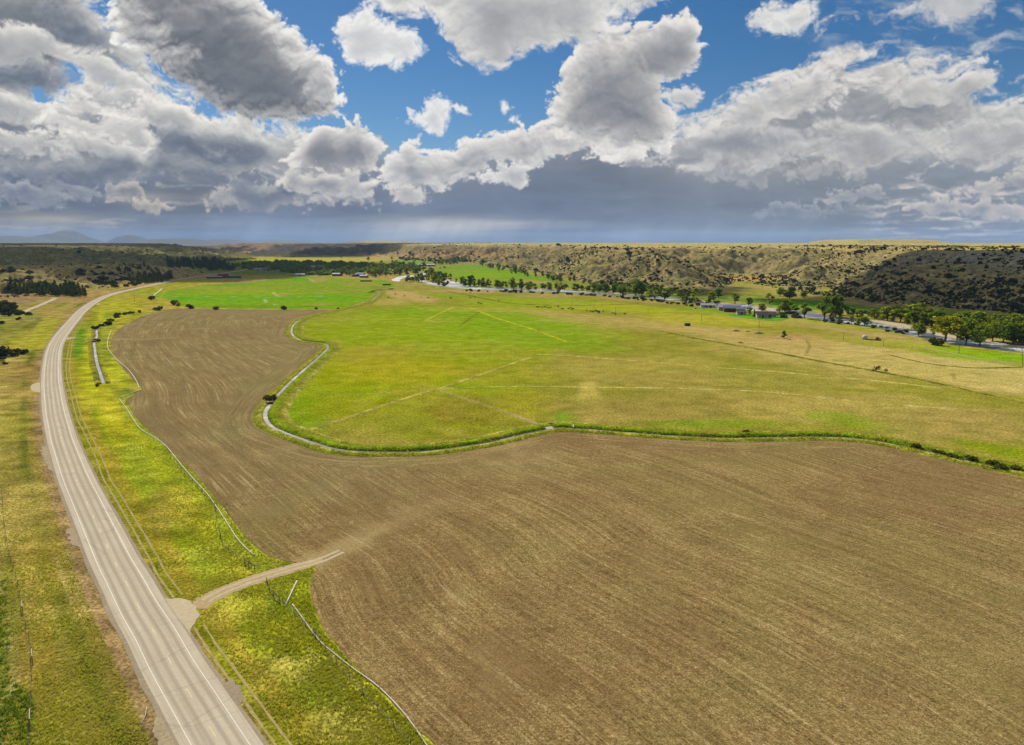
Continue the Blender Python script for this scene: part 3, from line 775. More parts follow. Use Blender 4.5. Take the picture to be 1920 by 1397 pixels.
def ribbon(name, L, offs, zs, mat, wob=0., kind='structure', parent=None, seed=0, cover=None, drape=False, smooth=True, attrs=None):
    """strip along polyline L with side offsets (positive to the right of travel) and heights"""
    L = np.asarray(L); n = len(L)
    d = np.gradient(L, axis=0); d /= np.linalg.norm(d, axis=1)[:, None] + 1e-9
    nr = np.stack([d[:, 1], -d[:, 0]], -1)
    s = np.concatenate([[0], np.cumsum(np.linalg.norm(np.diff(L, axis=0), axis=1))])
    V = []; k = len(offs); lat = []
    for j, (o, z) in enumerate(zip(offs, zs)):
        w = wob * (perlin(s / 2.3, s * 0 + j * 3.7 + seed, 501) + .8 * perlin(s / 11., s * 0 + j * 5.1 + seed, 503))
        p = L + nr * (o + w)[:, None] if wob else L + nr * o
        zz = np.full(n, z)
        if wob and abs(z) > .2: zz = zz * (1 + .35 * perlin(s / 3.1, s * 0 + j * 2.3 + seed, 507))
        if drape: zz = zz + terr(p[:, 0], p[:, 1])
        V.append(np.concatenate([p, zz[:, None]], 1)); lat.append(np.full(n, o))
    V = np.stack(V, 1).reshape(-1, 3)
    i = np.arange(n - 1)[:, None] * k + np.arange(k - 1)[None, :]
    Q = np.stack([i, i + 1, i + k + 1, i + k], -1).reshape(-1, 4)
    att = {'lat': np.stack(lat, 1).ravel(), 'arc': np.repeat(s, k)}
    if cover is not None:
        c = np.array([alb(cc) for cc in cover]); att['cover'] = np.tile(c, (n, 1))
    o = mesh_np(name, V, Q, mat, att, smooth, parent)
    if kind: tag(o, kind=kind)
    return o
# ================================================================ materials of the land
M_GROUND = land('rangeland', fine=.62, mid=.30, dry=(186, 166, 92), dryamt=.35, lush=(100, 126, 20), lushamt=.28, sx=.012, sy=.02, bump=.6)
M_PASTURE = land('pasture_turf', fine=.50, mid=.13, dry=(190, 166, 92), dryamt=.30, lush=(122, 146, 10), lushamt=.26, sx=.011, sy=.014, rot=.3, bump=.5, fscale=.9)
M_HAY = land('hay_turf', fine=.35, mid=.18, dry=(168, 164, 52), dryamt=.42, lush=(84, 144, 8), lushamt=.35, sx=.008, sy=.018, bump=.3, fscale=.7)
M_VERGE = land('ditch_bank_turf', fine=.55, mid=.35, dry=(196, 178, 84), dryamt=.4, lush=(104, 136, 14), lushamt=.4, sx=.06, sy=.06, bump=.7, fscale=1.6)

def mat_soil():
    m = bpy.data.materials.new('tilled_soil'); t = NT(m)
    fd = t.n('ShaderNodeAttribute', attribute_name='row').outputs['Fac']
    al = t.n('ShaderNodeAttribute', attribute_name='along').outputs['Fac']
    hd = t.n('ShaderNodeAttribute', attribute_name='wear').outputs['Fac']
    def rows(f, a, det, off):
        v = t.n('ShaderNodeCombineXYZ', {0: t.math('MULTIPLY', fd, f), 1: t.math('MULTIPLY', al, a), 2: off}).outputs[0]
        return t.noise(v, 1., det, .6, .25)
    A = rows(1.1, .030, 4., 1.); B = rows(.24, .016, 4., 5.); Cc = rows(3.2, .12, 4., 9.)
    p = t.pos()
    def hi(v, a=.36, b=.64): return t.math('SUBTRACT', t.rng(v, a, b), .5)
    sp = t.noise(p, 2.1, 4., .75); sp2 = t.noise(p, 5.5, 3., .7); clod = t.noise(p, .75, 5., .7)
    big = t.noise(p, .011, 6., .62, .8); med = t.noise(p, .05, 6., .65, .5); huge = t.noise(p, .004, 3., .5)
    g = t.math('MULTIPLY', hi(A), .22)
    far = t.n('ShaderNodeAttribute', attribute_name='lobe').outputs['Fac']
    g = t.math('ADD', g, t.math('MULTIPLY', hi(B), t.math('MULTIPLY', far, .20)))
    g = t.math('ADD', g, t.math('MULTIPLY', hi(A), t.math('MULTIPLY', far, .12)))
    for v, k in ((hi(B), .13), (hi(Cc), .20), (hi(sp), .42), (hi(sp2), .22), (hi(clod), .30), (hi(med), .16)):
        g = t.math('ADD', g, t.math('MULTIPLY', v, k))
    g = t.math('ADD', g, .5)
    c = t.ramp(g, [(0., alb((72, 56, 32))), (.24, alb((112, 92, 54))), (.5, alb((146, 121, 74))), (.76, alb((182, 154, 98))), (1., alb((226, 202, 144)))])
    c = t.mix(t.math('MULTIPLY', t.rng(big, .48, .62), .55), c, alb((128, 98, 60)))
    c = t.mix(t.math('MULTIPLY', t.rng(big, .50, .38), .45), c, alb((132, 122, 66)))
    c = t.mix(t.math('MULTIPLY', t.rng(med, .58, .70), .40), c, alb((108, 110, 48)))
    c = t.mix(t.math('MULTIPLY', t.rng(med, .44, .32), .30), c, alb((178, 152, 102)))
    c = t.mix(t.math('MULTIPLY', hd, .5), c, alb((206, 182, 128)))
    far = t.n('ShaderNodeAttribute', attribute_name='lobe').outputs['Fac']
    c = t.mix(t.math('MULTIPLY', far, .40), c, alb((138, 126, 86)))
    line = t.math('MULTIPLY', t.rng(rows(.55, .012, 3., 21.), .60, .66), t.rng(t.noise(p, .035, 3., .6), .42, .58, .0, 1.))
    line = t.math('MULTIPLY', line, t.rng(sp, .40, .56))
    c = t.mix(t.math('MULTIPLY', line, .6), c, alb((216, 192, 138)))
    straw = t.math('MULTIPLY', t.rng(t.noise(p, 3.4, 2., .5), .60, .68), t.rng(med, .35, .6))
    c = t.mix(t.math('MULTIPLY', straw, .65), c, alb((224, 204, 152)))
    pit = t.rng(t.noise(p, 2.7, 2., .5), .38, .31); c = t.mix(t.math('MULTIPLY', pit, .6), c, alb((70, 54, 32)))
    c = t.mix(1., c, (1.07, 1.12, 1.20), 'MULTIPLY')
    h = t.math('ADD', t.math('MULTIPLY', A, .6), t.math('MULTIPLY', sp, .9))
    b = t.n('ShaderNodeBump', {'Height': h, 'Strength': .55, 'Distance': .45})
    t.out(t.n('ShaderNodeBsdfDiffuse', {'Color': c, 'Normal': b.outputs[0]}).outputs[0])
    return m

def mat_road():
    m = bpy.data.materials.new('chip_seal'); t = NT(m)
    lat = t.n('ShaderNodeAttribute', attribute_name='lat').outputs['Fac']; arc = t.n('ShaderNodeAttribute', attribute_name='arc').outputs['Fac']
    wob = t.math('MULTIPLY', t.math('SUBTRACT', t.noise(t.n('ShaderNodeCombineXYZ', {0: t.math('MULTIPLY', arc, .02), 1: 0., 2: 0.}).outputs[0], 1., 3.), .5), .35)
    l2 = t.math('ADD', lat, wob)
    st = t.noise(t.n('ShaderNodeCombineXYZ', {0: t.math('MULTIPLY', lat, 1.6), 1: t.math('MULTIPLY', arc, .02), 2: 3.}).outputs[0], 1., 5., .6)
    def track(c0, w):
        return t.rng(t.math('ABSOLUTE', t.math('SUBTRACT', l2, c0)), w, w * .25)
    wear = t.math('MAXIMUM', t.math('MAXIMUM', track(-2.55, .55), track(-.95, .55)), t.math('MAXIMUM', track(.95, .55), track(2.55, .55)))
    n = t.noise(t.pos(), 1.7, 6., .65); n2 = t.noise(t.pos(), .09, 4., .6); sp = t.noise(t.pos(), 9., 3., .7)
    f = t.math('ADD', t.math('MULTIPLY', n, .3), t.math('ADD', t.math('MULTIPLY', st, .6), t.math('MULTIPLY', n2, .25)))
    c = t.ramp(t.rng(f, .38, .78), [(0., alb((190, 178, 156))), (.5, alb((210, 199, 178))), (1., alb((228, 218, 198)))])
    c = t.mix(t.math('MULTIPLY', wear, .62), c, alb((174, 163, 144)))
    mid = t.rng(t.math('ABSOLUTE', l2), .35, .1)
    c = t.mix(t.math('MULTIPLY', mid, .25), c, alb((228, 214, 184)))
    crack = t.rng(t.n('ShaderNodeTexVoronoi', {'Vector': t.n('ShaderNodeCombineXYZ', {0: t.math('MULTIPLY', lat, .03), 1: t.math('MULTIPLY', arc, .085), 2: 0.}).outputs[0], 'Scale': 1.}, feature='DISTANCE_TO_EDGE').outputs[0], .012, .004)
    c = t.mix(t.math('MULTIPLY', crack, .20), c, alb((132, 122, 108)))
    fs = t.rng(sp, .3, .7, .86, 1.14); c = t.mix(1., c, t.n('ShaderNodeCombineColor', {0: fs, 1: fs, 2: fs}).outputs[0], 'MULTIPLY')
    t.out(t.n('ShaderNodeBsdfDiffuse', {'Color': c}).outputs[0])
    return m

def mat_dirt(name, rgb, rgb2, sc=1.2):
    m = bpy.data.materials.new(name); t = NT(m)
    n = t.noise(t.pos(), sc, 6., .68); n2 = t.noise(t.pos(), .15, 4.)
    f = t.rng(t.math('ADD', t.math('MULTIPLY', n, .7), t.math('MULTIPLY', n2, .3)), .32, .68)
    c = t.mix(f, alb(rgb), alb(rgb2))
    b = t.n('ShaderNodeBump', {'Height': n, 'Strength': .5, 'Distance': .15})
    t.out(t.n('ShaderNodeBsdfDiffuse', {'Color': c, 'Normal': b.outputs[0]}).outputs[0])
    return m

def mat_water(name, rgb, rough=.18, sc=1.4, bump=.5, riffle_glare=.0, dist=.25):
    m = bpy.data.materials.new(name); t = NT(m)
    n = t.noise(t.pos(1, 1, 1), sc, 5., .62, .5); n2 = t.noise(t.pos(.02, .06, .05, -.3), 1., 4., .6)
    b = t.n('ShaderNodeBump', {'Height': n, 'Strength': bump, 'Distance': dist})
    c = alb(rgb)
    if riffle_glare:
        f = t.math('MULTIPLY', t.rng(t.math('ADD', t.math('MULTIPLY', n2, .8), t.math('MULTIPLY', n, .4)), .60, .78), riffle_glare)  # white streaks in the base colour, for riffles and painted glare
        c = t.mix(f, alb(rgb), (.75, .75, .74))
    t.out(t.n('ShaderNodeBsdfPrincipled', {'Base Color': c, 'Roughness': rough, 'IOR': 1.33, 'Specular IOR Level': .6, 'Normal': b.outputs[0]}).outputs[0])
    return m

M_SOIL = mat_soil(); M_ROAD = mat_road()
M_GRAVEL = mat_dirt('gravel', (150, 134, 104), (208, 192, 160), 1.6)
M_DIRT = mat_dirt('dry_dirt', (178, 154, 112), (222, 200, 154))
M_RUT = mat_dirt('wheel_rut', (158, 144, 84), (208, 188, 132), .9)
M_APRON = mat_dirt('old_asphalt', (196, 182, 152), (222, 208, 176), 1.1)
M_SHOULDER = mat_dirt('crumbled_shoulder', (150, 136, 112), (192, 178, 154), 1.8)
M_BAR = mat_dirt('river_cobble', (190, 172, 136), (222, 206, 172), .3)
M_CANALW = mat_water('canal_water', (92, 98, 92), .25, 1.1, .6, .5, .12)
M_RIVERW = mat_water('river_water', (88, 96, 98), .40, .45, .9, .75, .5)
M_PAINT_W = simple('road_paint_white', (236, 232, 222), .7, .12, 3.)
M_PAINT_Y = simple('road_paint_yellow', (226, 204, 140), .7, .15, 3.)

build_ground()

# ---------------------------------------------------------------- ploughed field
def wall_outer(side_off, i0=0, i1=None):
    L = CANAL; d = np.gradient(L, axis=0); d /= np.linalg.norm(d, axis=1)[:, None]
    return L + np.stack([d[:, 1], -d[:, 0]], -1) * side_off
cs = wall_outer(4.6)
i_top = np.argmin(np.hypot(*(CANAL - GL([(650, 579)])[0]).T))
FL = smooth_line(GL(FIELD_LEFT), 1.5)
FT = GL(FIELD_TOP)
can = cs[i_top + 4:]
can = can[np.concatenate([[True], np.linalg.norm(np.diff(can, axis=0), axis=1) > .4])]
# the tight inner bends of an offset line fold over: keep only points that stay clear of the canal
dd, _, _ = line_dist(can[:, 0], can[:, 1], CANAL); can = can[dd > 4.3]
POLY = np.concatenate([FL, GL([(1400, 1640), (2500, 1600), (2300, 985)]), can[::-1][30:], FT[1:]])
LEFTL = np.concatenate([GL([(430, 572)]), FL])
LS = smooth_line(GL([(430,576.5),(330,580),(262,596),(222,622),(214,648),(232,690),(262,735),(262,775),(302,822),(362,882),(430,958),(500,1030),(575,1090),(600,1160),(650,1228),(721,1305),(801,1386),(900,1500),(1000,1640)]), 4.)
def field_attr(V):
    d, s, _ = line_dist(V[:, 0], V[:, 1], LS)
    d2, s2, _ = line_dist(V[:, 0], V[:, 1], CANAL[::2])
    dt, _, _ = line_dist(V[:, 0], V[:, 1], GL([(655, 581), (330, 578)]))
    k = sstep(24, 12, d2)
    row = np.where(d2 < 17, d2 * .8 + 300, d); al = np.where(d2 < 17, s2, s)
    ix, iy = toimg(V[:, 0], V[:, 1])
    c = fbm(V[:, 0] / 9, V[:, 1] / 9, 4, 611)
    L1 = smooth_line(GL([(588, 1052), (640, 1030), (720, 990), (800, 952), (900, 905)]), 2.)
    w, sw, _ = line_dist(V[:, 0], V[:, 1], L1)
    wear = sstep(7., 0., w + c * 5) * sstep(62, 6, sw) * .85
    L2 = smooth_line(GL([(205, 637), (260, 636), (330, 634)]), 2.)
    w2, s2_, _ = line_dist(V[:, 0], V[:, 1], L2)
    wear = np.maximum(wear, sstep(6, 0, w2 + c * 4) * sstep(120, 20, s2_) * .8)
    wear = np.maximum(wear, np.clip(np.exp(-((ix - 960) / 90) ** 2 - ((iy - 860) / 28) ** 2) * (.6 + c), 0, 1) * .7)
    lobe = sstep(1020, 860, iy + c * 60) * sstep(900, 620, ix)
    return {'row': row, 'along': al, 'wear': wear, 'lobe': lobe}
sheet('ploughed_field', POLY, .06, M_SOIL, jit=.30, extra=field_attr, dens=1.15, prepared=True)

# ---------------------------------------------------------------- pasture, hay field, river meadow
ci = wall_outer(-8.); ci = ci[i_top:]; dd, _, _ = line_dist(ci[:, 0], ci[:, 1], CANAL); ci = ci[dd > 7.5]
RIV_NEAR = [(800,541),(831,540),(870,544),(905,547.5),(950,549),(1050,552),(1110,555),(1160,558),(1225,564),(1290,571.5),(1340,579),(1380,587),(1420,598),(1475,596.5),(1522,600),(1560,606),(1622,615),(1675,626),(1720,636),(1784,649),(1872,659),(1960,670),(2200,704)]
PAST = np.concatenate([ci, smooth_line(GL([(2300, 940), (2300, 720)] + RIV_NEAR[::-1] + [(790, 541), (745, 545), (712, 549), (708, 560), (697, 570), (675, 574)]), (2., .01))])
PB = [(730, 690, 300, 120, (150, 168, 18), .95), (900, 612, 280, 50, (150, 172, 20), .8), (960, 614, 170, 34, (130, 172, 14), .7, .10), (820, 588, 120, 12, (130, 172, 16), .8), (1060, 640, 130, 18, (136, 164, 24), .6, .15), (740, 598, 150, 10, (150, 172, 22), .8), (830, 600, 40, 9, (158, 172, 52), .5), (640, 690, 90, 40, (154, 164, 16), .9), (760, 690, 120, 34, (176, 170, 30), .8), (700, 665, 110, 16, (166, 158, 40), .6), (880, 668, 150, 16, (152, 162, 26), .7), (560, 790, 60, 40, (124, 158, 14), .8), (690, 770, 110, 26, (152, 156, 24), .7), (800, 800, 190, 26, (140, 150, 16), .85), (880, 770, 90, 34, (150, 136, 44), .85), (780, 735, 60, 18, (168, 160, 44), .6),
      (1060, 785, 26, 16, (112, 164, 12), .95), (1105, 752, 24, 46, (206, 188, 92), .95), (985, 760, 60, 30, (172, 164, 40), .7), (960, 700, 120, 20, (164, 160, 44), .7), (1200, 690, 180, 26, (172, 162, 70), .85), (1250, 765, 240, 34, (158, 144, 68), .9), (1400, 715, 280, 28, (164, 152, 70), .9), (1600, 765, 240, 34, (178, 162, 82), .9), (1600, 790, 110, 14, (130, 158, 16), .75, .18), (1330, 794, 130, 8, (118, 156, 10), .85), (1800, 800, 180, 44, (166, 148, 78), .9), (1880, 845, 120, 12, (140, 158, 16), .8, .2), (1700, 835, 60, 8, (126, 156, 14), .75, .2),
      (1620, 668, 280, 32, (198, 178, 106), .95, .10), (1850, 705, 170, 32, (202, 184, 112), .95, .14), (1700, 690, 200, 16, (190, 176, 96), .8, .12), (1440, 640, 150, 14, (190, 168, 98), .85, .05), (1360, 622, 80, 8, (206, 176, 108), .9), (1480, 632, 60, 6, (182, 148, 98), .8), (1240, 612, 200, 9, (192, 170, 98), .8, .06), (1120, 596, 150, 7, (188, 166, 94), .75, .08), (1330, 600, 130, 11, (182, 180, 42), .85, .05), (1160, 576, 160, 9, (172, 180, 32), .85, .04), (1000, 566, 130, 9, (152, 174, 18), .85), (930, 580, 140, 5, (180, 172, 66), .7), (860, 556, 110, 6, (146, 170, 26), .8, .05), (770, 556, 60, 9, (200, 172, 108), .9, .2), (735, 566, 40, 7, (190, 172, 92), .8), (900, 546, 110, 4, (190, 166, 110), .85), (1040, 554, 80, 4, (178, 156, 100), .8), (1200, 562, 90, 6, (180, 158, 102), .75, .08), (1260, 575, 100, 5, (128, 130, 50), .6, .1),
      (1500, 602, 160, 5, (184, 164, 100), .7, .08), (1650, 628, 140, 6, (186, 162, 100), .75, .13), (1600, 612, 130, 4, (164, 178, 30), .8, .13), (1740, 648, 90, 5, (166, 178, 30), .85, .12), (1860, 668, 160, 12, (132, 178, 8), .95, .06), (1800, 658, 60, 6, (142, 176, 12), .9, .06), (1660, 648, 140, 5, (154, 156, 40), .8, .13), (1470, 590, 60, 4, (110, 164, 18), .9, .06), (1440, 600, 100, 4, (170, 172, 50), .8), (1330, 584, 60, 3.5, (132, 172, 16), .9, .15)]
ridge = (184, 176, 92)
PL = [([(582,806),(640,787),(720,760),(812,731)], .9, (196,184,112), .75), ([(584,808),(645,789),(724,762),(814,733)], .5, (104,98,42), .5), ([(826,728),(900,703),(960,682),(1014,664)], .9, (196,186,110), .75), ([(828,730),(902,705),(962,684)], .5, (110,104,46), .5),
      ([(822,728),(950,725),(1100,726),(1260,728),(1400,733),(1500,741),(1650,757),(1810,768)], .55, (216,204,146), .8), ([(1014,664),(1080,668),(1140,673),(1240,680),(1350,690),(1420,694),(1550,706),(1650,715),(1760,727)], .6, (212,200,136), .75),
      ([(822,730),(900,757),(960,777),(1024,801)], 1.2, (184,170,104), .7), ([(850,736),(990,768)], .6, (176,162,96), .4), ([(1300,634),(1420,655),(1560,682),(1650,698),(1760,720),(1850,741),(1920,757),(2060,790)], 1.6, (108,110,44), .8), ([(1180,610),(1300,634)], 1.8, (120,122,44), .5),
      ([(882,577),(930,596),(1000,618),(1062,641)], 1.1, (196,196,52), .7), ([(794,603),(820,590),(850,576)], 1.1, (190,194,48), .7), ([(862,611),(880,598),(900,584)], 1.2, (104,120,30), .6), ([(840,546),(900,559),(960,569),(1060,573),(1200,570)], 1.6, (86,102,30), .8), ([(640,640),(800,655),(1000,662)], .8, (176,170,60), .35),
      ([(760,574),(1000,576),(1120,582)], 1.5, (120,140,30), .4), ([(700,576),(770,583),(860,590)], 1., (176,176,70), .5), ([(1512,638),(1518,650),(1512,662)], 1., (110,100,54), .7), ([(1786,700),(1790,712)], .8, (110,100,54), .6), ([(1290,600),(1480,610),(1560,620)], 1.2, (188,176,110), .4), ([(1650,690),(1450,655)], .8, (100,100,42), .5)]
sheet('pasture', PAST, .05, M_PASTURE, cover=(152, 148, 52), blobs=PB, lines=PL, dens=1.5, jit=.3, prepared=True)

def ridge(px, w, rgb, h, seed, dark=None, name='ditch_ridge'):
    w = w * (.8 if rgb[2] < 60 else 1.); L = smooth_line(GL(px), (1., .006))
    d2 = dark or tuple(int(v * .90) for v in rgb)
    ribbon(name, L, [-w, -w * .45, 0, w * .5, w], [.06, h * .4, h * .5, h * .4, .06], M_VERGE, wob=w * .22, seed=seed, cover=[tuple(int(.72 * v + .28 * q) for v, q in zip(cc, (164, 160, 40))) for cc in (d2, rgb, rgb, d2, d2)])
for i, (px, w, rgb, h) in enumerate([([(582,806),(640,787),(720,760),(812,731)], .95, (219, 203, 107), .5), ([(826,728),(900,703),(960,682),(1014,664)], .95, (219, 206, 100), .5), ([(828,729),(950,725),(1100,726),(1260,728),(1400,733),(1500,741),(1650,757),(1810,768)], .75, (239, 221, 141), .4), ([(1014,664),(1080,668),(1140,673),(1240,680),(1350,690),(1420,694),(1550,706),(1650,715),(1760,727)], .85, (232, 215, 129), .4),
      ([(882,577),(930,596),(1000,618),(1062,641)], 1.3, (228, 224, 44), .5), ([(794,603),(820,590),(850,576)], 1.5, (224, 224, 44), .5), ([(862,611),(880,598),(900,584)], 1.2, (110,118,24), .4)]):
    ridge(px, w, rgb, h, 200 + i * 7)
for i, (px, w, c1) in enumerate([([(1240,622),(1300,634),(1420,655),(1560,682),(1650,698),(1760,720),(1850,741),(1920,757),(2060,790)], 2.2, (104,104,30)), ([(836,546),(900,558),(960,569),(1060,573),(1200,570)], 2.4, (88,100,24)), ([(1660,664),(1740,682),(1820,690),(1915,689)], 1.2, (112,108,40))]):
    L = smooth_line(GL(px), (2., .008)); ribbon('field_ditch', L, [-w, -w * .4, 0, w * .4, w], [.07, .35, .10, .45, .07], M_VERGE, wob=w * .25, seed=260 + i, cover=[(150,150,60), c1, (76,78,26), c1, (160,156,60)])
HAY = [(286,556),(300,548),(340,541),(392,534),(470,530),(560,519),(620,522),(700,524),(742,536),(718,541),(706,549),(703,557),(690,563),(668,570),(640,578),(560,579.5),(450,579),(380,577),(335,573),(312,560)]
HB = [(500, 548, 180, 5, (150, 176, 30), .8), (420, 560, 160, 7, (112, 176, 14), .9), (600, 560, 90, 10, (118, 172, 14), .9), (450, 540, 120, 4, (160, 160, 60), .6), (580, 532, 100, 5, (140, 164, 40), .8), (400, 532, 80, 4, (120, 160, 26), .9), (640, 545, 60, 5, (152, 156, 58), .7), (530, 552, 22, 3, (170, 158, 78), .8), (604, 572, 26, 2, (170, 160, 74), .8), (500, 575, 140, 3, (120, 160, 28), .8), (680, 534, 40, 7, (160, 158, 66), .8), (720, 540, 24, 4, (146, 138, 80), .7), (570, 523, 30, 3, (100, 176, 14), .9), (600, 524, 16, 4, (184, 156, 108), .9)]
HL = [([(300,557),(400,556),(520,556),(606,557)], 1.4, (196,200,150), .5), ([(330,565),(400,566),(470,569)], 1.2, (170,200,60), .5), ([(512,548),(516,552),(521,556)], 1.2, (226,224,180), .8), ([(496,561),(499,567)], 1.2, (226,224,190), .8), ([(578,521),(584,525),(590,529)], 2., (214,200,150), .8), ([(310,545),(305,552),(300,560)], 1.1, (190,200,80), .7), ([(600,556.5),(608,557)], 1.4, (226,230,220), .9), ([(514,570.5),(518,572)], 1.4, (226,230,220), .8), ([(396,566),(404,566.3)], 1., (226,230,220), .7)]
sheet('hay_field', HAY, .04, M_HAY, cover=(132, 170, 22), blobs=HB, lines=HL, dens=1.2, jit=.5)
RM = [(806,510),(840,500),(880,497),(935,501.5),(1000,515),(1060,525),(1120,533),(1170,541),(1240,551),(1230,553),(1150,545),(1060,541),(960,538),(905,535),(860,527),(845,520)]
sheet('river_meadow', RM, .04, M_HAY, cover=(126, 166, 34), blobs=[(930, 515, 90, 6, (134, 176, 20), .9), (1010, 521, 50, 4, (118, 166, 24), .9, .15), (900, 528, 60, 4, (168, 164, 66), .8), (1000, 530, 60, 3, (196, 150, 108), .8), (1080, 534, 60, 5, (150, 140, 78), .8, .1), (860, 508, 40, 4, (146, 164, 60), .8)], dens=1.2, jit=.8)
FM = [(1236,553),(1330,557),(1420,561),(1500,562),(1570,568),(1640,577),(1740,585),(1920,599),(2160,622),(2160,634),(1920,610),(1800,600),(1690,592),(1600,586),(1530,580),(1470,576),(1400,566),(1330,562)]
sheet('river_terrace', FM, .04, M_HAY, cover=(104, 142, 44), blobs=[(1500, 572, 60, 5, (88, 150, 30), .9), (1300, 558, 60, 3, (150, 140, 80), .7), (1580, 579, 60, 3, (84, 146, 36), .8), (1700, 586, 120, 3, (112, 136, 66), .7, .07)], dens=1.1, jit=.8)
YARD = [(1366,588),(1385,587),(1425,590),(1470,593),(1480,597),(1455,602),(1420,600),(1390,596),(1372,593)]
sheet('farmyard_lawn', YARD, .10, M_HAY, cover=(104, 164, 26), blobs=[(1452, 598, 16, 3, (84, 176, 16), .9)], dens=1.4, jit=.3)

# ---------------------------------------------------------------- canal with its banks
ribbon('canal_bank', CANAL, [.95, 1.35, 2.2, 3.4, 5.2], [-.05, .40, .70, .50, .02], M_VERGE, wob=.28, seed=3, cover=[(110,116,40),(170,172,56),(196,184,98),(150,156,44),(112,130,30)])
ribbon('canal_bank', CANAL, [-10.0, -8.4, -6.8, -5.2, -3.4, -2.2, -1.4, -.9], [.03, .35, .75, .60, 1.15, .95, .4, -.05], M_VERGE, wob=.30, seed=8, cover=[(140,160,20),(198,188,104),(150,146,60),(112,150,16),(136,172,16),(124,166,12),(96,126,14),(60,70,16)])
ribbon('canal', CANAL, [-.92, 0, .92], [.14, .14, .14], M_CANALW, wob=.18, seed=5)
# ---------------------------------------------------------------- creek in the roadside ditch
CREEK = smooth_line(GL([(203,606),(190,612),(183,618),(181,624),(182,630),(178,638),(176.5,646),(178,655),(178.6,663),(181,676),(183.4,687),(187,697),(189.6,706),(194.5,719.5)]), (1., .006))
ribbon('creek_bank', CREEK, [-3.6, -2.4, -1.3, -.7], [.03, .5, .45, .03], M_VERGE, wob=.3, seed=31, cover=[(160,172,36),(150,150,44),(140,136,56),(112,104,50)])
ribbon('creek_bank', CREEK, [.7, 1.4, 2.6, 4.2], [.03, .45, .55, .03], M_VERGE, wob=.3, seed=37, cover=[(112,104,50),(136,124,60),(140,136,50),(160,172,36)])
ribbon('creek', CREEK, [-.8, 0, .8], [.12, .12, .12], M_CANALW)
HEADER = smooth_line(GL([(286,556),(291,551.5),(297,547),(304,541)]), 4.)
ribbon('creek', HEADER, [-.7, .7], [.12, .12], M_CANALW)
SIDE = smooth_line(GL([(694,549.5),(704,545),(730,543),(735,541)]), 4.)
ribbon('canal_bank', SIDE, [-5, -2, 2, 5], [.05, .9, .8, .05], M_VERGE, wob=.6, seed=41, cover=[(150,140,80),(90,92,40),(80,84,40),(150,140,80)])

# ---------------------------------------------------------------- river
RIVER = [(838,524.5),(852,527.5),(870,533),(900,538),(950,540.5),(1000,542),(1050,543.5),(1110,547),(1160,550.5),(1225,555),(1290,562),(1350,568),(1416,572),(1475,581),(1522,586),(1545,591),(1600,599),(1650,604),(1675,608),(1720,617),(1784,629),(1872,642),(1960,654),(2160,680),(2160,698),(1960,667),(1872,656),(1784,645),(1720,632),(1675,622),(1622,611),(1545,602),(1522,596),(1475,591),(1416,583),(1350,575),(1290,567),(1225,559.5),(1160,554.5),(1110,551.5),(1050,548),(1000,546.5),(950,545),(905,543.5),(870,541),(840,538.5),(828,534.5)]
sheet('river', RIVER, .12, M_RIVERW, jit=1.2)
sheet('river', [(783,511.5),(800,512.6),(796,518),(792,523),(798,527),(832,533),(838,526),(842,531),(828,537),(800,532),(786,526),(787,518)], .12, M_RIVERW, jit=.8)
sheet('river', [(735,526),(741,521.5),(750,518.5),(770,516.5),(784,517),(784,519.5),(766,520),(753,522.5),(748,528)], .12, M_RIVERW, jit=.8)
sheet('gravel_bar', [(1630,600.5),(1655,601.5),(1690,607),(1720,613),(1745,621),(1738,625),(1716,619),(1680,612),(1650,606.5)], .22, M_BAR, jit=.7)
sheet('gravel_bar', [(1850,637),(1872,639),(1920,646),(1990,655),(1990,660),(1920,651),(1872,645),(1850,641)], .22, M_BAR, jit=.7)
sheet('gravel_bar', [(1416,572),(1440,577),(1475,581),(1475,585),(1440,583),(1410,577)], .22, M_BAR, jit=.7)
sheet('gravel_bar', [(1752,622),(1780,628),(1804,633),(1800,637),(1776,633),(1750,628)], .22, M_BAR, jit=.6)

# ---------------------------------------------------------------- highway
n0 = len(ROAD)
road = ribbon('highway', ROAD, [-4.75, -3.4, -2.5, -1, 0, 1, 2.5, 3.4, 4.95], [.10, .14, .16, .18, .19, .18, .16, .14, .10], M_ROAD, wob=0.)
rs = np.concatenate([[0], np.cumsum(np.linalg.norm(np.diff(ROAD, axis=0), axis=1))])
ribbon('edge_line', ROAD, [-3.45, -3.33], [.150, .152], M_PAINT_W, parent=road, kind=None)
ribbon('edge_line', ROAD, [3.33, 3.45], [.152, .150], M_PAINT_W, parent=road, kind=None)
mb = MB()
RD = np.gradient(ROAD, axis=0); RD /= np.linalg.norm(RD, axis=1)[:, None]
for s in np.arange(6.2, rs[-1] * .8, 12.19):
    V = []
    for q in (s, s + 3.05):
        p = np.array([np.interp(q, rs, ROAD[:, 0]), np.interp(q, rs, ROAD[:, 1])]); d = np.array([np.interp(q, rs, RD[:, 0]), np.interp(q, rs, RD[:, 1])]); nn = np.array([d[1], -d[0]])
        V += [(*(p - nn * .07), .198), (*(p + nn * .07), .198)]
    mb.add(V, [(0, 1, 3, 2)])
mb.build('centre_line', M_PAINT_Y, road)
ribbon('road_shoulder', ROAD, [-5.6, -4.9, -4.6], [.05, .09, .102], M_SHOULDER, wob=.22, seed=51)
ribbon('road_shoulder', ROAD, [4.8, 5.05, 5.7], [.102, .09, .05], M_SHOULDER, wob=.22, seed=53)
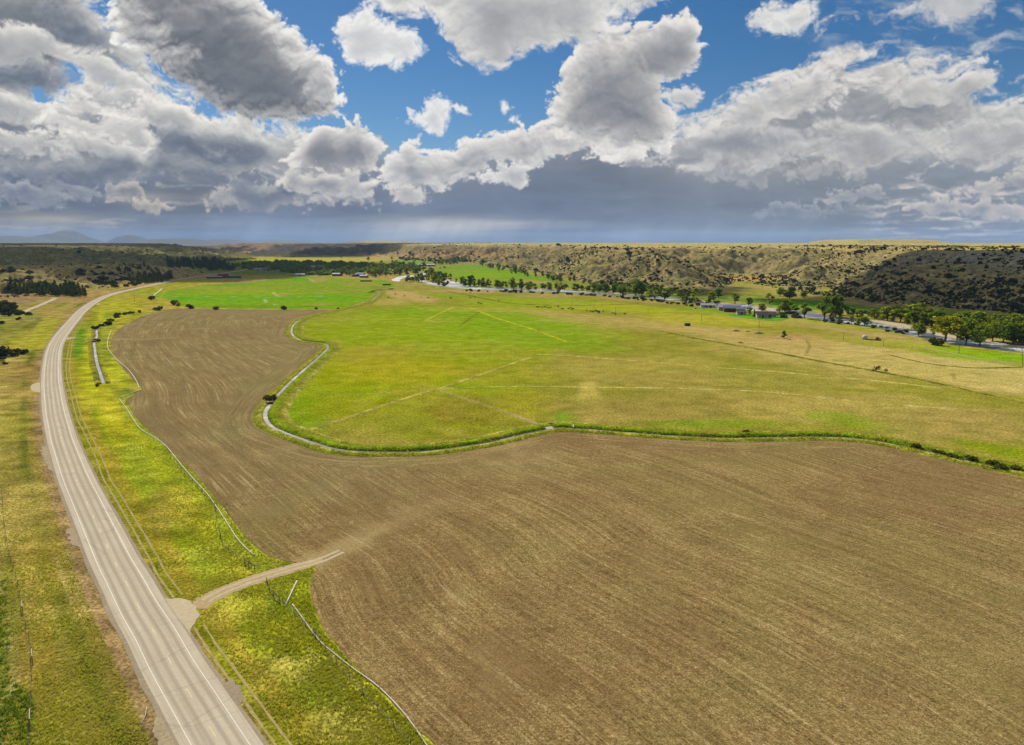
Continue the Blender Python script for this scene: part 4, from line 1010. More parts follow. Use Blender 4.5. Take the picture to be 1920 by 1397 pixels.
sheet('driveway_apron', [(296,1108),(307,1120.6),(322,1122.5),(341.6,1123),(352,1127),(359,1133),(365,1140),(370,1147),(373,1153.5),(371,1160),(365,1169),(360,1177),(355.5,1186),(354.7,1192),(358,1206),(352,1209),(322,1166)], .085, M_APRON, jit=.32, step=(.5, .0))
def gravel_patch(px, z=.075, mat=None, j=.75): return sheet('gravel_patch', px, z, mat or M_GRAVEL, jit=j, step=(.5, .003))
gravel_patch([(77,838),(84,835),(92,842),(100,862),(105,882),(97,884),(88,874),(82,858)]); gravel_patch([(128,992),(136,989),(146,1002),(154,1022),(150,1026),(138,1022),(130,1008)])
gravel_patch([(288,1345),(300,1340),(318,1366),(332,1392),(344,1420),(310,1420),(292,1378)]); gravel_patch([(420,1283),(434,1278),(452,1310),(446,1322),(430,1304)], .07, M_SHOULDER)
gravel_patch([(62,720),(76,717),(78,736),(64,735)], .08, M_APRON, .15); gravel_patch([(128,637),(142,634),(136,633),(124,633)], .08, M_APRON, .15)
gravel_patch([(92,652),(100,650),(97,654),(89,655)], .08, M_APRON, .15); gravel_patch([(186,569),(190,569.5),(182,571.5),(180,571)], .08, M_APRON, .15)

def lane(name, px, w, mat, z=.08, seed=0, wob=.18, drape=False, step=(1.2, .006)):
    L = smooth_line(GL(px), step) if not drape else smooth_line(drop(np.array(px)[:, 0], np.array(px)[:, 1])[:, :2], 4.)
    return ribbon(name, L, [-w / 2, -w * .2, w * .2, w / 2], [z - .02, z, z, z - .02], mat, wob=wob, seed=seed, drape=drape)
RUT = [(158.5,593),(152,602),(143,617),(134,632),(129,649),(126.5,669),(124,690),(126,712),(132.7,739),(144,783),(160,816.6),(178,855),(196,901.6),(219,940),(247,989),(275.7,1040),(297,1080),(326,1121)]
RUT2 = [(364,1177),(394,1224),(433.5,1279.6),(478,1342.7),(520,1402),(575,1480)]
for part, sd in ((RUT, 61), (RUT2, 67)):
    L = smooth_line(GL(part), (1.2, .006)); d = np.gradient(L, axis=0); d /= np.linalg.norm(d, axis=1)[:, None]; nn = np.stack([d[:, 1], -d[:, 0]], -1)
    sgn = 1 if part is RUT2 else 1
    for k, o in enumerate((0., -1.75 if (nn[0, 0] < 0) else 1.75)):
        ribbon('track', L + nn * o, [-.24, 0, .24], [.05, .06, .05], M_RUT, wob=.16, seed=sd + k)
lane('driveway', [(371,1142),(385,1127),(402,1117),(440,1100),(480,1086),(520,1074),(560,1062),(604,1049)], 4.4, M_DIRT, .07, 71, .5)
for o, sd in ((-.9, 73), (.9, 75)):
    L = smooth_line(GL([(385,1128),(402,1117.5),(440,1100.5),(480,1086.5),(520,1074.5),(560,1062.5),(600,1051.5),(640,1034)]), (1., .004)); d = np.gradient(L, axis=0); d /= np.linalg.norm(d, axis=1)[:, None]
    ribbon('track', L + np.stack([d[:, 1], -d[:, 0]], -1) * o, [-.4, 0, .4], [.085, .10, .085], M_APRON, wob=.2, seed=sd)
for o, sd in ((-.85, 77), (.85, 79)):
    L = smooth_line(GL([(131,635.5),(160,635),(185,635),(206,636),(240,636)]), 2.); d = np.gradient(L, axis=0); d /= np.linalg.norm(d, axis=1)[:, None]
    ribbon('track', L + np.stack([d[:, 1], -d[:, 0]], -1) * o, [-.4, .4], [.17, .17], M_DIRT, wob=.12, seed=sd)
sheet('ditch_crossing', [(166,634),(196,634),(199,637.5),(192,640),(172,640),(164,638)], .15, M_VERGE, cover=(126, 134, 48), jit=.4)
lane('track', [(98,593.8),(115,593.6),(137,593)], 4., M_RUT, .08, 81, .3); lane('track', [(192,548),(196,545),(206,551)], 5., M_RUT, .08, 83, .3)
lane('side_road', [(39,589),(46,585),(58,579.5),(72,574),(86,568),(97,563),(104,559.6)], 6.5, M_APRON, .30, 85, .3, True)
lane('track', [(104,559.6),(96,557.6),(84,557)], 5., M_RUT, .35, 86, .3, True); lane('track', [(145,545.5),(170,545),(190,545.6)], 5., M_RUT, .35, 87, .4, True)
lane('track', [(1375,587),(1369,590.5),(1380,595.5),(1410,601),(1450,603.5),(1480,606),(1540,612),(1600,624),(1650,632),(1700,643.5),(1740,653),(1780,661.5),(1850,675),(1905,680.5)], 3.6, M_RUT, .09, 89, .3)
lane('track', [(1025,803.5),(1000,792),(960,777)], 2.2, M_RUT, .09, 91, .4)
# ================================================================ vegetation
M_BARK = simple('bark', (120, 104, 84), .9, .3, 3.)
M_BARKD = simple('dark_bark', (84, 70, 56), .9, .3, 3.)
L_COTT = leafmat('cottonwood_leaf', (112, 146, 30), (166, 186, 44), .55, (170, 190, 50))
L_COTTD = leafmat('deep_cottonwood_leaf', (98, 136, 34), (146, 172, 48), .52, (130, 160, 50))
L_WILLOW = leafmat('willow_leaf', (120, 136, 84), (156, 160, 100), .35, (180, 180, 90))
L_LIME = leafmat('young_cottonwood_leaf', (138, 168, 30), (188, 200, 48), .55, (210, 220, 50))
L_SPRING = leafmat('spring_leaf', (160, 168, 24), (206, 204, 36), .5, (220, 220, 40))
L_PINE = leafmat('pine_needle', (84, 106, 46), (118, 132, 58), .3, (110, 130, 50))
L_JUN = leafmat('juniper_needle', (66, 76, 46), (100, 104, 60), .18, (90, 110, 50))
L_BRUSH = leafmat('brush_leaf', (78, 90, 38), (122, 120, 50), .25, (130, 140, 50))
L_TWIG = leafmat('bare_twig', (92, 74, 56), (120, 100, 74), .1, (120, 100, 60))

def leaves(centres, radii, n, size, rg, flat=.85, shell=.55, up=.0):
    """n leaf clusters spread through a set of ellipsoids -> verts, quads, leaf colour"""
    centres = np.array(centres); radii = np.array(radii)
    if radii.ndim == 1: radii = np.repeat(radii[:, None], 3, 1)
    vol = radii.prod(1) ** .72; pick = rg.choice(len(centres), n, p=vol / vol.sum())
    d = rg.normal(size=(n, 3)); d /= np.linalg.norm(d, axis=1)[:, None]
    rr = (shell + (1 - shell) * rg.rand(n)) * rg.uniform(.75, 1.12, n)
    c = centres[pick] + d * radii[pick] * rr[:, None]
    nrm = d + rg.normal(size=(n, 3)) * .55; nrm[:, 2] += up; nrm /= np.linalg.norm(nrm, axis=1)[:, None]
    t = np.cross(nrm, rg.normal(size=(n, 3))); t /= np.linalg.norm(t, axis=1)[:, None]; b = np.cross(nrm, t)
    s = size * rg.uniform(.6, 1.35, n)[:, None]
    k = rg.uniform(-.35, .35, (n, 1))
    V = np.stack([c - t * s - b * s * flat * (1 + k), c + t * s * .8 - b * s * flat, c + t * s + b * s * flat * (1 - k) + nrm * s * .25, c - t * s * .7 + b * s * flat], 1).reshape(-1, 3)
    Q = np.arange(4 * n).reshape(-1, 4)
    lc = rg.rand(len(centres))
    col = np.stack([np.clip(lc[pick] * .7 + rg.rand(n) * .3, 0, 1), np.clip(lc[::-1][pick] * .5 + rg.rand(n) * .5, 0, 1), rg.rand(n)], 1)
    return V, Q, np.repeat(col, 4, 0)

TPL = {}
def keep(name, fn):
    TPL[name] = fn; return fn

def broadleaf(name, seed, width=.36, base=.22, nl=420, lobes=11, size=.05, leaf=None, bark=None, lean=0., open_=0., split=2):
    """unit-height tree: Empty > trunk (with limbs), crown"""
    rg = np.random.RandomState(seed)
    root = empty(name, (0, 0, 0))
    C = []; R = []
    for i in range(lobes):
        a = rg.uniform(0, 2 * math.pi); h = rg.uniform(base + .10, .88); u = (h - base) / (1 - base)
        rad = width * math.sin(math.pi * min(1, max(.12, u * .85 + .12))) * rg.uniform(.25, .85)
        C.append((math.cos(a) * rad + lean * h, math.sin(a) * rad, h)); r = width * rg.uniform(.34, .58) * (1 - .35 * u)
        R.append((r, r, r * rg.uniform(.7, 1.)))
    C.append((lean * .8 + rg.uniform(-.05, .05), 0, .86)); R.append((width * .42, width * .42, .13))
    mb = MB()
    for s in range(split):
        a = rg.uniform(0, 6.28)
        top = (math.cos(a) * width * .3 + lean * .7, math.sin(a) * width * .3, .72)
        mb.tube([(0 + .01 * s, 0, -.01), (lean * .15, 0, base * .8), (top[0] * .5 + lean * .1, top[1] * .5, .48), top], [.032, .024, .016, .006], 6)
    for i in rg.choice(len(C), min(len(C), 7), False):
        c = C[i]
        mb.tube([(lean * .2, 0, base * rg.uniform(.7, 1.3)), (c[0] * .55 + lean * .1, c[1] * .55, base + (c[2] - base) * .55), c], [.014, .009, .003], 5)
    mb.build('trunk', bark or M_BARK, root)
    V, Q, col = leaves(C, R, nl, size, rg, shell=.5 - open_)
    mesh_np('crown', V, Q, leaf or L_COTT, {'leaf': col}, parent=root)
    return root

def conifer(name, seed, width=.2, nl=420, leaf=None):
    rg = np.random.RandomState(seed); root = empty(name, (0, 0, 0))
    mb = MB(); mb.tube([(0, 0, -.01), (0, 0, .5), (0, 0, .97)], [.025, .016, .003], 6); mb.build('trunk', M_BARKD, root)
    C = []; R = []
    for i in range(34):
        h = .12 + .84 * (i / 33.) ; a = rg.uniform(0, 6.28); w = width * (1.02 - h) ** .75 * rg.uniform(.6, 1.25)
        C.append((math.cos(a) * w * .7, math.sin(a) * w * .7, h)); R.append((w * .62 + .02, w * .62 + .02, .05))
    V, Q, col = leaves(C, R, nl, .036, rg, shell=.35, up=.5)
    mesh_np('crown', V, Q, leaf or L_PINE, {'leaf': col}, parent=root)
    return root

def bushmesh(name, seed, n=150, lobes=6, w=.6, leaf=None, size=.12, hgt=.5):
    """one low mesh, unit height about 1, standing on z=0"""
    rg = np.random.RandomState(seed); C = []; R = []
    for i in range(lobes):
        a = rg.uniform(0, 6.28); rad = w * rg.uniform(0, .8)
        C.append((math.cos(a) * rad, math.sin(a) * rad, hgt * rg.uniform(.55, 1.1))); r = w * rg.uniform(.4, .7); R.append((r, r, hgt * rg.uniform(.5, .85)))
    V, Q, col = leaves(C, R, n, size, rg, shell=.6)
    V[:, 2] = np.maximum(V[:, 2], -.03)
    return mesh_np(name, V, Q, leaf or L_JUN, {'leaf': col})

def place(tpl, x, y, z, h, wide=1., rz=None, label=None, cat=None, group=None, name=None):
    """first use takes the template itself, later uses copy the thing and its parts"""
    o = tpl['o'] if not tpl.get('used') else copy_tree(tpl['o'])
    tpl['used'] = True
    if name: o.name = name
    o.location = (x, y, z); o.scale = (h * wide, h * wide, h); o.rotation_euler = (0, 0, random.uniform(0, 6.28) if rz is None else rz)
    for k in ('label', 'category', 'group'):
        if k in o: del o[k]
    tag(o, label, cat, group)
    return o

class Kind:
    def __init__(s, name, makers, k=1.02, w=1.):
        s.k = k; s.w = w; s.name = name; s.mk = makers; s.t = {}
    def put(s, px, py, hpx, label, cat='tree', group=None, wide=1., v=None, rz=None):
        p = drop1(px, py)
        h = hpx * random.uniform(.88, 1.16) * float(np.hypot(np.hypot(p[0], p[1]), HC)) / F * s.k
        v = random.randrange(len(s.mk)) if v is None else v
        if v not in s.t: s.t[v] = {'o': s.mk[v]()}
        return place(s.t[v], p[0], p[1], p[2] - .05, h, wide * s.w * random.uniform(.85, 1.25), rz, label, cat, group)
COTT = Kind('cottonwood_tree', [lambda i=i: broadleaf('cottonwood_tree', 100 + i, width=.30 + .03 * (i % 4), base=.09 + .03 * (i % 3), nl=520, leaf=[L_COTT, L_COTTD, L_LIME, L_COTT, L_WILLOW, L_COTTD, L_COTT, L_COTTD, L_LIME][i], size=.040, lobes=[9, 13, 8, 15, 10, 7, 12, 16, 9][i], split=1 + i % 3, lean=[0, .1, -.12, .05, .15, -.08, 0, .12, -.1][i]) for i in range(9)], 1.14, 1.28)
WILL = Kind('willow_tree', [lambda i=i: broadleaf('willow_tree', 140 + i, width=.36, base=.2, nl=330, leaf=L_WILLOW, size=.036, open_=.15, split=3) for i in range(3)])
BIGC = Kind('cottonwood_tree', [lambda i=i: broadleaf('cottonwood_tree', 160 + i, width=.42, base=.14, nl=1250, leaf=[L_COTT, L_COTTD, L_COTT][i], size=.030, lobes=18) for i in range(3)])
SPRG = Kind('cottonwood_tree', [lambda i=i: broadleaf('cottonwood_tree', 180 + i, width=.46, base=.30, nl=1100, leaf=L_SPRING, size=.030, lobes=14, lean=.12, open_=.1) for i in range(2)])
PINE = Kind('pine_tree', [lambda i=i: conifer('pine_tree', 200 + i, .17 + .03 * i) for i in range(4)])
def bk(nm, seed, **kw): return lambda: bushmesh(nm, seed, **kw)
JUN = Kind('juniper_bush', [bk('juniper_bush', 220 + i, n=150, w=.62) for i in range(5)])
BRUSH = Kind('brush', [bk('willow_bush', 240 + i, n=170, w=.7, leaf=L_BRUSH) for i in range(4)])
TWIG = Kind('bare_bush', [bk('bare_bush', 260 + i, n=150, w=.5, leaf=L_TWIG, size=.05) for i in range(2)])
YBUSH = Kind('yellow_bush', [bk('willow_bush', 270, n=220, w=.6, leaf=L_SPRING, size=.09)])

def ordn(i): return ORD[i] if i < 20 else f'{i + 1}th'
# --- sparse row on the near bank of the straight reach (each one can be counted out)
row1 = [(869,534.5,15),(882,536.7,17),(906,538,15),(917,538,14),(933,540,15),(943,540,13),(963,543.5,20),(978,543,20),(991,545,14),(1003,543.5,12),(1018,543.5,11),(1031,544,10),(1048.5,548,17),(1080,546,6),(1102,546,9),(1114,549,14),(1122.5,550.5,15),(1135,550.5,17),(1149.6,551,16)]
for i, (x, y, h) in enumerate(row1):
    COTT.put(x, y, h, f'{ordn(i)} cottonwood from the left in the thin row along the white straight of the river', 'tree', 'cottonwoods along the straight reach of the river', v=None, wide=1.05)
row2 = [(1168,557,17),(1180,549,10),(1192,554,26),(1203,554,22),(1216,556,12),(1228,560.6,18),(1245,564.7,21),(1240,549,14),(1257,554,14),(1270,556,12),(1278,567,10),(1286,569,12),(1301,558.5,14),(1305,570,12),(1328,570,16),(1339,565,18),(1347,558,14)]
for i, (x, y, h) in enumerate(row2):
    COTT.put(x, y, h, f'{ordn(i)} leafy cottonwood from the left in the thick clump left of the metal barn', 'tree', 'cottonwoods left of the ranch barn', wide=1.15)
WILL.put(1378, 570, 21, 'thin olive half leafed tree behind the long metal barn roof', 'tree', wide=1.2)
COTT.put(1403, 573, 13, 'small green tree standing right of the metal barn roof beyond the water', 'tree')
SPRG.put(1428, 588, 18, 'yellow green spreading tree behind the white farmhouse', 'tree', wide=1.15)
WILL.put(1405, 592, 14, 'pale nearly bare tree on the farmhouse lawn', 'tree', wide=1.2)
PINE.put(1414, 595, 15, 'dark pointed evergreen beside the farmhouse wall', 'tree', wide=1.1)
COTT.put(1443, 570, 17, 'dark green tree on the far river bank above the farmhouse', 'tree')
BIGC.put(1462, 555, 16, 'dark round tree at the foot of the wooded draw, left of the biggest round tree', 'tree')
BIGC.put(1480, 562, 23, 'biggest round dark tree alone on the green river terrace', 'tree', wide=1.15)
BIGC.put(1508, 559, 14, 'smaller round tree right of the biggest round one on the river terrace', 'tree', wide=1.1)
row3 = [(1462,585,13),(1472,587,21),(1481,583,14),(1493,586,13),(1508,597,21),(1545,602,38),(1558,603,13),(1566,595,31),(1574,606,13),(1588,590,16),(1596,608,13),(1609,610,13),(1621,611,15)]
for i, (x, y, h) in enumerate(row3):
    k = COTT if i not in (6, 8, 10, 9) else WILL
    k.put(x, y, h, f'{ordn(i)} tree from the left along the river between the farmhouse and the gravel bar', 'tree', 'trees by the river right of the farmhouse', wide=.95 if i in (5, 7) else 1.15)
COTT.put(1701, 609, 14, 'small bright green round tree at the edge of the dark wood by the gravel bar', 'tree', v=0)
BIGC.put(1722, 630, 22, 'dark green spreading tree on the near river bank at the end of the gravel bar', 'tree', wide=1.2)
WILL.put(1751, 631, 15, 'thin young tree at the water left of the leaning yellow tree', 'tree')
SPRG.put(1771, 641, 37, 'leaning cottonwood with bright yellow spring leaves beside the river', 'tree', wide=1.25, rz=.2)
BIGC.put(1811, 646, 42, 'tallest green cottonwood on the near bank, right of the leaning yellow tree', 'tree', wide=1.05)
BIGC.put(1837, 649, 35, 'broad green cottonwood touching the right side of the tallest one', 'tree', wide=1.15)
BRUSH.put(1752, 647, 12, 'round olive bush throwing a shadow on the grass below the leaning yellow tree', 'bush', wide=1.1)
for i, (x, y, h) in enumerate([(1640,599,16),(1653,599,17),(1664,602,19),(1676,604,20),(1688,603,18),(1714,608,19),(1730,612,21),(1747,613,20)]):
    COTT.put(x, y, h, f'{ordn(i)} dark cottonwood from the left at the front of the wood behind the gravel bar', 'tree', 'trees fronting the riverside wood', wide=1.15)
for i, (x, y, h) in enumerate([(1861,640,29),(1881,642,31),(1899,646,32),(1917,648,29),(1940,652,30)]):
    BIGC.put(x, y, h, f'{ordn(i)} silvery green tree from the left on the far bank right of the tallest cottonwood', 'tree', 'silvery trees on the far bank', wide=1.15)
def inpoly(poly, n, rg, mind=2.0):
    P = np.array(poly, float); out = []
    lo, hi = P.min(0), P.max(0); tries = 0
    while len(out) < n and tries < n * 60:
        tries += 1
        q = lo + rg.rand(2) * (hi - lo)
        if poly_sd(np.array([q[0]]), np.array([q[1]]), P)[0] > 0 and all((q[0] - o[0]) ** 2 + ((q[1] - o[1]) * 2.2) ** 2 > mind ** 2 for o in out): out.append(q)
    return sorted(out, key=lambda q: q[1])
rg = np.random.RandomState(12)
def grove(kind, poly, n, h0, h1, label, cat, group, mind=3., wide=1.1):
    for q in inpoly(poly, n, rg, mind): kind.put(q[0], q[1], rg.uniform(h0, h1), label, cat, group, wide)
grove(COTT, [(1648,594),(1720,596),(1800,606),(1935,622),(1935,648),(1860,634),(1800,622),(1740,610),(1690,600)], 62, 15, 24, 'dark green cottonwood crowded into the shaded riverside wood', 'tree', 'trees of the shaded riverside wood', 7.)
grove(COTT, [(1560,588),(1640,594),(1700,598),(1640,599),(1600,597),(1560,594)], 14, 9, 15, 'loose lighter cottonwood on the far bank between the river terrace and the gravel bar', 'tree', 'loose cottonwoods above the gravel bar', 6.)
grove(BRUSH, [(1585,583),(1640,586),(1720,592),(1800,601),(1800,604),(1700,594.5),(1600,588)], 34, 3.5, 6, 'dark bush in the hedge line crossing the shaded terrace', 'bush', 'hedge bushes on the shaded terrace', 4.)
grove(COTT, [(628,513),(640,510),(668,512),(666,519),(640,519.5)], 12, 8, 11, 'small cottonwood beside the white roofed sheds of the middle ranch', 'tree', 'cottonwoods by the middle ranch', 4.)
grove(COTT, [(690,506),(720,502),(782,502),(800,507),(790,514),(760,516),(740,518),(700,521),(690,516)], 62, 8, 14, 'green cottonwood in the grove around the upstream river bend', 'tree', 'cottonwoods at the upstream bend', 4.)
grove(COTT, [(758,528),(776,526),(788,522),(792,530),(772,531)], 9, 9, 12, 'cottonwood on the island between the two pale upstream channels', 'tree', 'cottonwoods on the island', 4.)
grove(COTT, [(797,521),(812,516),(832,530),(838,537),(822,537),(806,530)], 17, 11, 16, 'sunlit cottonwood clustered left of the white river bend', 'tree', 'cottonwoods left of the white bend', 4.)
for i, (x, y, h) in enumerate([(845,526,13),(855,530,7),(838,522,9),(824,519,9)]):
    COTT.put(x, y, h, f'{ordn(i)} of four loose trees behind the white river bend, reading from the water outwards', 'tree', 'loose trees behind the white bend')
grove(COTT, [(888,500),(905,497),(918,500),(1000,515.5),(1100,531),(1180,541),(1235,550),(1235,553),(1150,543),(1060,531),(980,518),(920,505)], 34, 7, 12, 'cottonwood strung along the foot of the long stony bluff', 'tree', 'cottonwoods at the foot of the bluff', 5.)
grove(COTT, [(815,496),(870,488),(872,493),(835,498)], 20, 6, 9, 'small distant tree behind the green river meadow', 'tree', 'distant trees behind the meadow', 3.)
grove(COTT, [(1150,546),(1210,549),(1290,556),(1290,560),(1210,553),(1150,549)], 14, 8, 13, 'cottonwood on the far bank behind the thick riverside clump', 'tree', 'cottonwoods on the far bank', 5.)
grove(BRUSH, [(1530,601),(1560,602),(1625,609),(1680,618),(1715,628),(1700,629),(1620,613),(1530,604)], 18, 3, 6, 'low willow scrub lining the near edge of the river', 'bush', 'willow scrub at the river edge', 4.)
grove(BRUSH, [(1480,588),(1500,592),(1500,597),(1460,597),(1455,590)], 12, 4, 7, 'pale scrub between the farmhouse and the river', 'bush', 'scrub behind the farmhouse', 4.)
grove(BRUSH, [(1280,562),(1345,566),(1345,572),(1300,572)], 10, 4, 7, 'low dark scrub at the water behind the long metal barn', 'bush', 'scrub behind the barn', 4.)
grove(COTT, [(870,536),(960,538.5),(1050,541),(1150,547),(1150,549),(1050,543.5),(960,541),(870,538.5)], 26, 8, 13, 'cottonwood on the far bank of the river straight, half hidden behind the thin front row', 'tree', 'cottonwoods across the river straight', 6., 1.1)
grove(BRUSH, [(870,545),(960,547.5),(1050,550.5),(1150,556),(1300,573),(1300,575),(1150,558),(1050,552),(960,549),(870,546.5)], 46, 3, 6, 'low willow brush on the near bank of the river straight', 'bush', 'willow brush along the river straight', 4.)
# --- pines and junipers on the left
grove(PINE, [(20,548),(60,544),(120,546),(166,552),(160,557),(100,556),(40,552),(20,552)], 64, 12, 19, 'green pine in the roadside grove above the gravel side road', 'tree', 'pines of the roadside grove', 3.6, 1.25)
grove(PINE, [(235,528),(260,522),(325,520),(318,528),(280,532),(250,532)], 46, 9, 14, 'dark pine in the grove beside the highway curve', 'tree', 'pines beside the highway curve', 3.4, 1.25)
grove(PINE, [(305,497),(330,491),(400,494),(442,503),(440,509),(400,509),(350,506),(320,503)], 90, 9, 14, 'dark pine in the shaded wood at the end of the highway', 'tree', 'pines of the shaded wood', 3., 1.2)
for i, (x, y, h) in enumerate([(2,586,14),(10,584,18),(16,588,11),(22,583,12),(28,588,9),(33,591,6),(38,589,7),(12,593,7)]):
    JUN.put(x, y, h, f'{ordn(i)} juniper from the left in the dark clump beside the gravel side road', 'bush', 'junipers by the side road', wide=1.3)
grove(JUN, [(135,516),(180,508),(250,508),(300,519),(250,538),(205,541),(185,533),(150,528)], 90, 3.5, 7, 'juniper crowded on the slope left of the highway curve', 'bush', 'junipers left of the highway curve', 2.6, 1.3)
grove(PINE, [(200,505),(250,503),(300,508),(300,514),(240,514),(205,511)], 40, 7, 11, 'dark pine on the crest above the juniper slope', 'tree', 'pines above the juniper slope', 3., 1.3)
grove(JUN, [(0,523),(40,516),(60,514),(60,525),(20,545),(0,550)], 22, 4, 8, 'juniper at the left picture edge behind the roadside pine grove', 'bush', 'junipers behind the pine grove', 4., 1.3)
for (x, y, h, l) in [(53,591,6,'round dark juniper right below the gravel side road'),(34,599.5,5,'flat juniper below the side road clump'),(2,607,5,'juniper cut by the picture edge below the side road clump'),(3,668,18,'big dark juniper cut by the picture edge beside the bare red soil'),(19,662,8,'juniper behind the big one at the bare red soil'),(28,668,8,'long low juniper in front of the bare red soil'),(44,664,9,'rounded juniper at the right end of the red soil clump'),(10,683,5,'small lone juniper below the red soil clump'),(1,676,7,'low juniper under the big one at the picture edge'),(33,661,7,'middle juniper at the back of the red soil clump')]:
    JUN.put(x, y, h, l, 'bush', wide=1.35)
for (x, y, h, l) in [(284,562,7,'low bush beside the ditch headgate'),(326,572,10,'tall dark bush left of the yellow willow at the field corner'),(355,578.5,7.5,'wide dark bush on the far edge of the ploughed field'),(404,580.5,6,'second wide dark bush along the far edge of the ploughed field'),(534,580.5,7.5,'bushy clump at the middle of the far field edge'),(592,580,4,'low bush right of the middle clump on the far field edge'),(634,579,3.5,'lowest bush near the canal end of the far field edge'),(506,752,12,'dark bush overhanging the canal at the sharp bend'),(1399,814,9,'dark bush on the canal bank below the pasture'),(1720,842,10,'low dark bush on the right stretch of canal bank'),(1032,800,8,'brush beside the canal crossing'),(183,724.5,4,'tiny dark bush at the end of the creek')]:
    BRUSH.put(x, y, h, l, 'bush', wide=1.2)
YBUSH.put(335, 573.5, 9, 'yellow green willow at the corner of the ploughed field', 'bush')
for i, (x, y, h) in enumerate([(201,610,8),(208,602.5,7),(217,596,7),(223,592.5,6),(236,590,4),(246,588,4.5),(262,586,5),(294,582.5,6),(300,579.5,6),(181,617,7),(190,613,6),(178,640,5),(186,641,5)]):
    BRUSH.put(x, y, h, f'{ordn(i)} brush along the overgrown creek, following it up from the water', 'bush', 'brush along the creek', wide=1.3)
TWIG.put(1644, 696, 13, 'larger bare shrub in the dry pasture', 'bush', wide=1.15); TWIG.put(1662, 698, 9, 'smaller bare shrub right of the larger one', 'bush')
COTT.put(1470, 635, 14, 'lone small tree leaning left on the dry pasture', 'tree', v=1, wide=.9)
grove(BRUSH, [(1740,846),(1800,858),(1860,872),(1920,884),(1920,888),(1850,873),(1780,858)], 12, 5, 10, 'dark brush on the shaded canal bank at the far right', 'bush', 'brush on the right canal bank', 8., 1.5)
for q in [(880,487.5),(690,489),(735,487),(640,484),(716,494)]:
    COTT.put(q[0], q[1], 6, 'single far tree on the open land beyond the middle ranch', 'tree', 'single far trees')

# --- junipers over the hills
def sight(P, h):
    ok = np.ones(len(P), bool)
    for k in np.linspace(.35, .985, 40):
        q = P[:, :2] * k; zl = HC + (P[:, 2] + h - HC) * k
        ok &= terr(q[:, 0], q[:, 1]) < zl + .2
    return ok
def scatter_hills():
    N = 170000; rg = np.random.RandomState(31)
    az = rg.uniform(-41, 41, N) * math.pi / 180; d = 1 / rg.uniform(1 / 3600., 1 / 560., N)
    x = d * np.sin(az); y = d * np.cos(az)
    sr = poly_sd(x, y, RB); wr = 300 + .06 * np.clip(d - 1500, 0, None)
    sa = poly_sd(x, y, LA); sb = poly_sd(x, y, LB); sc = poly_sd(x, y, LC); sd_ = poly_sd(x, y, LD)
    n1 = fbm(x / 130, y / 130, 4, 701); n2 = fbm(x / 35, y / 35, 3, 703)
    p = np.zeros(N)
    u = sr / wr
    p = np.where(sr > 4, np.clip(.42 + 2.0 * n1 + .9 * n2, .03, 1) * sstep(1.25, .85, u), p)
    p = np.where((sr > 4) & (u > 1.0), np.maximum(p, .02), p)
    p = np.where((sr > 4) & (u > 1.5) & (x > 900) & (d > 1700) & (d < 2600), .8, p)
    _, dm = draw_floor(x, y)
    p = np.where(sr > 4, np.clip(p * (.75 + .25 * np.clip(u, 0, 1)) + .9 * np.exp(-(dm / 42) ** 2), 0, 1.6), p)
    p = np.where((sr > -70) & (sr <= 4) & (x > 430) & (x < 760) & (d > 1050), np.clip(.35 + 1.5 * n1, .02, .6), p)
    p = np.where(sa > 2, np.clip(.10 + .9 * n1 + .4 * n2, .03, .6), p)
    p = np.where(sb > 5, np.clip(.15 + .9 * n1 + .4 * n2, .03, .6), p)
    p = np.where(sc > 5, .5, p); p = np.where(sd_ > 5, .35, p)
    k = rg.rand(N) < p * .5
    x, y, d = x[k], y[k], d[k]; z = terr(x, y)
    h = np.clip(np.exp(rg.normal(.55, .42, len(x))), .7, 4.6) * (1 + .00028 * np.clip(d - 800, 0, None)) * np.where(rg.rand(len(x)) < .12, 1.6, 1.)
    return np.stack([x, y, z], 1), h, d
HP, HH, HD = scatter_hills()
order = np.argsort(-HH / HD)
vis_ = sight(HP[order[:900]], HH[order[:900]])
order = np.concatenate([order[:900][vis_][:270], order[:900][vis_][270:], order[900:]])
print('hill junipers', len(HP))
REGION = [(lambda p: p[0] > 620 and poly_sd(np.array([p[0]]), np.array([p[1]]), RB)[0] > 0, 'juniper bush dotting the shaded dark hillside on the right', 'junipers of the right hillside'),
          (lambda p: p[0] > 0, 'juniper bush dotting the sunlit stony bluff across the river', 'junipers of the stony bluff'), (lambda p: True, 'juniper bush dotting the dry hills on the left', 'junipers of the left hills')]
for i in order[:270]:
    p = HP[i]; v = i % 5
    if v not in JUN.t: JUN.t[v] = {'o': JUN.mk[v]()}
    for f, l, g in REGION:
        if f(p): break
    place(JUN.t[v], p[0], p[1], p[2] - .1, HH[i], rg.uniform(.9, 1.4), None, l, 'bush', g)
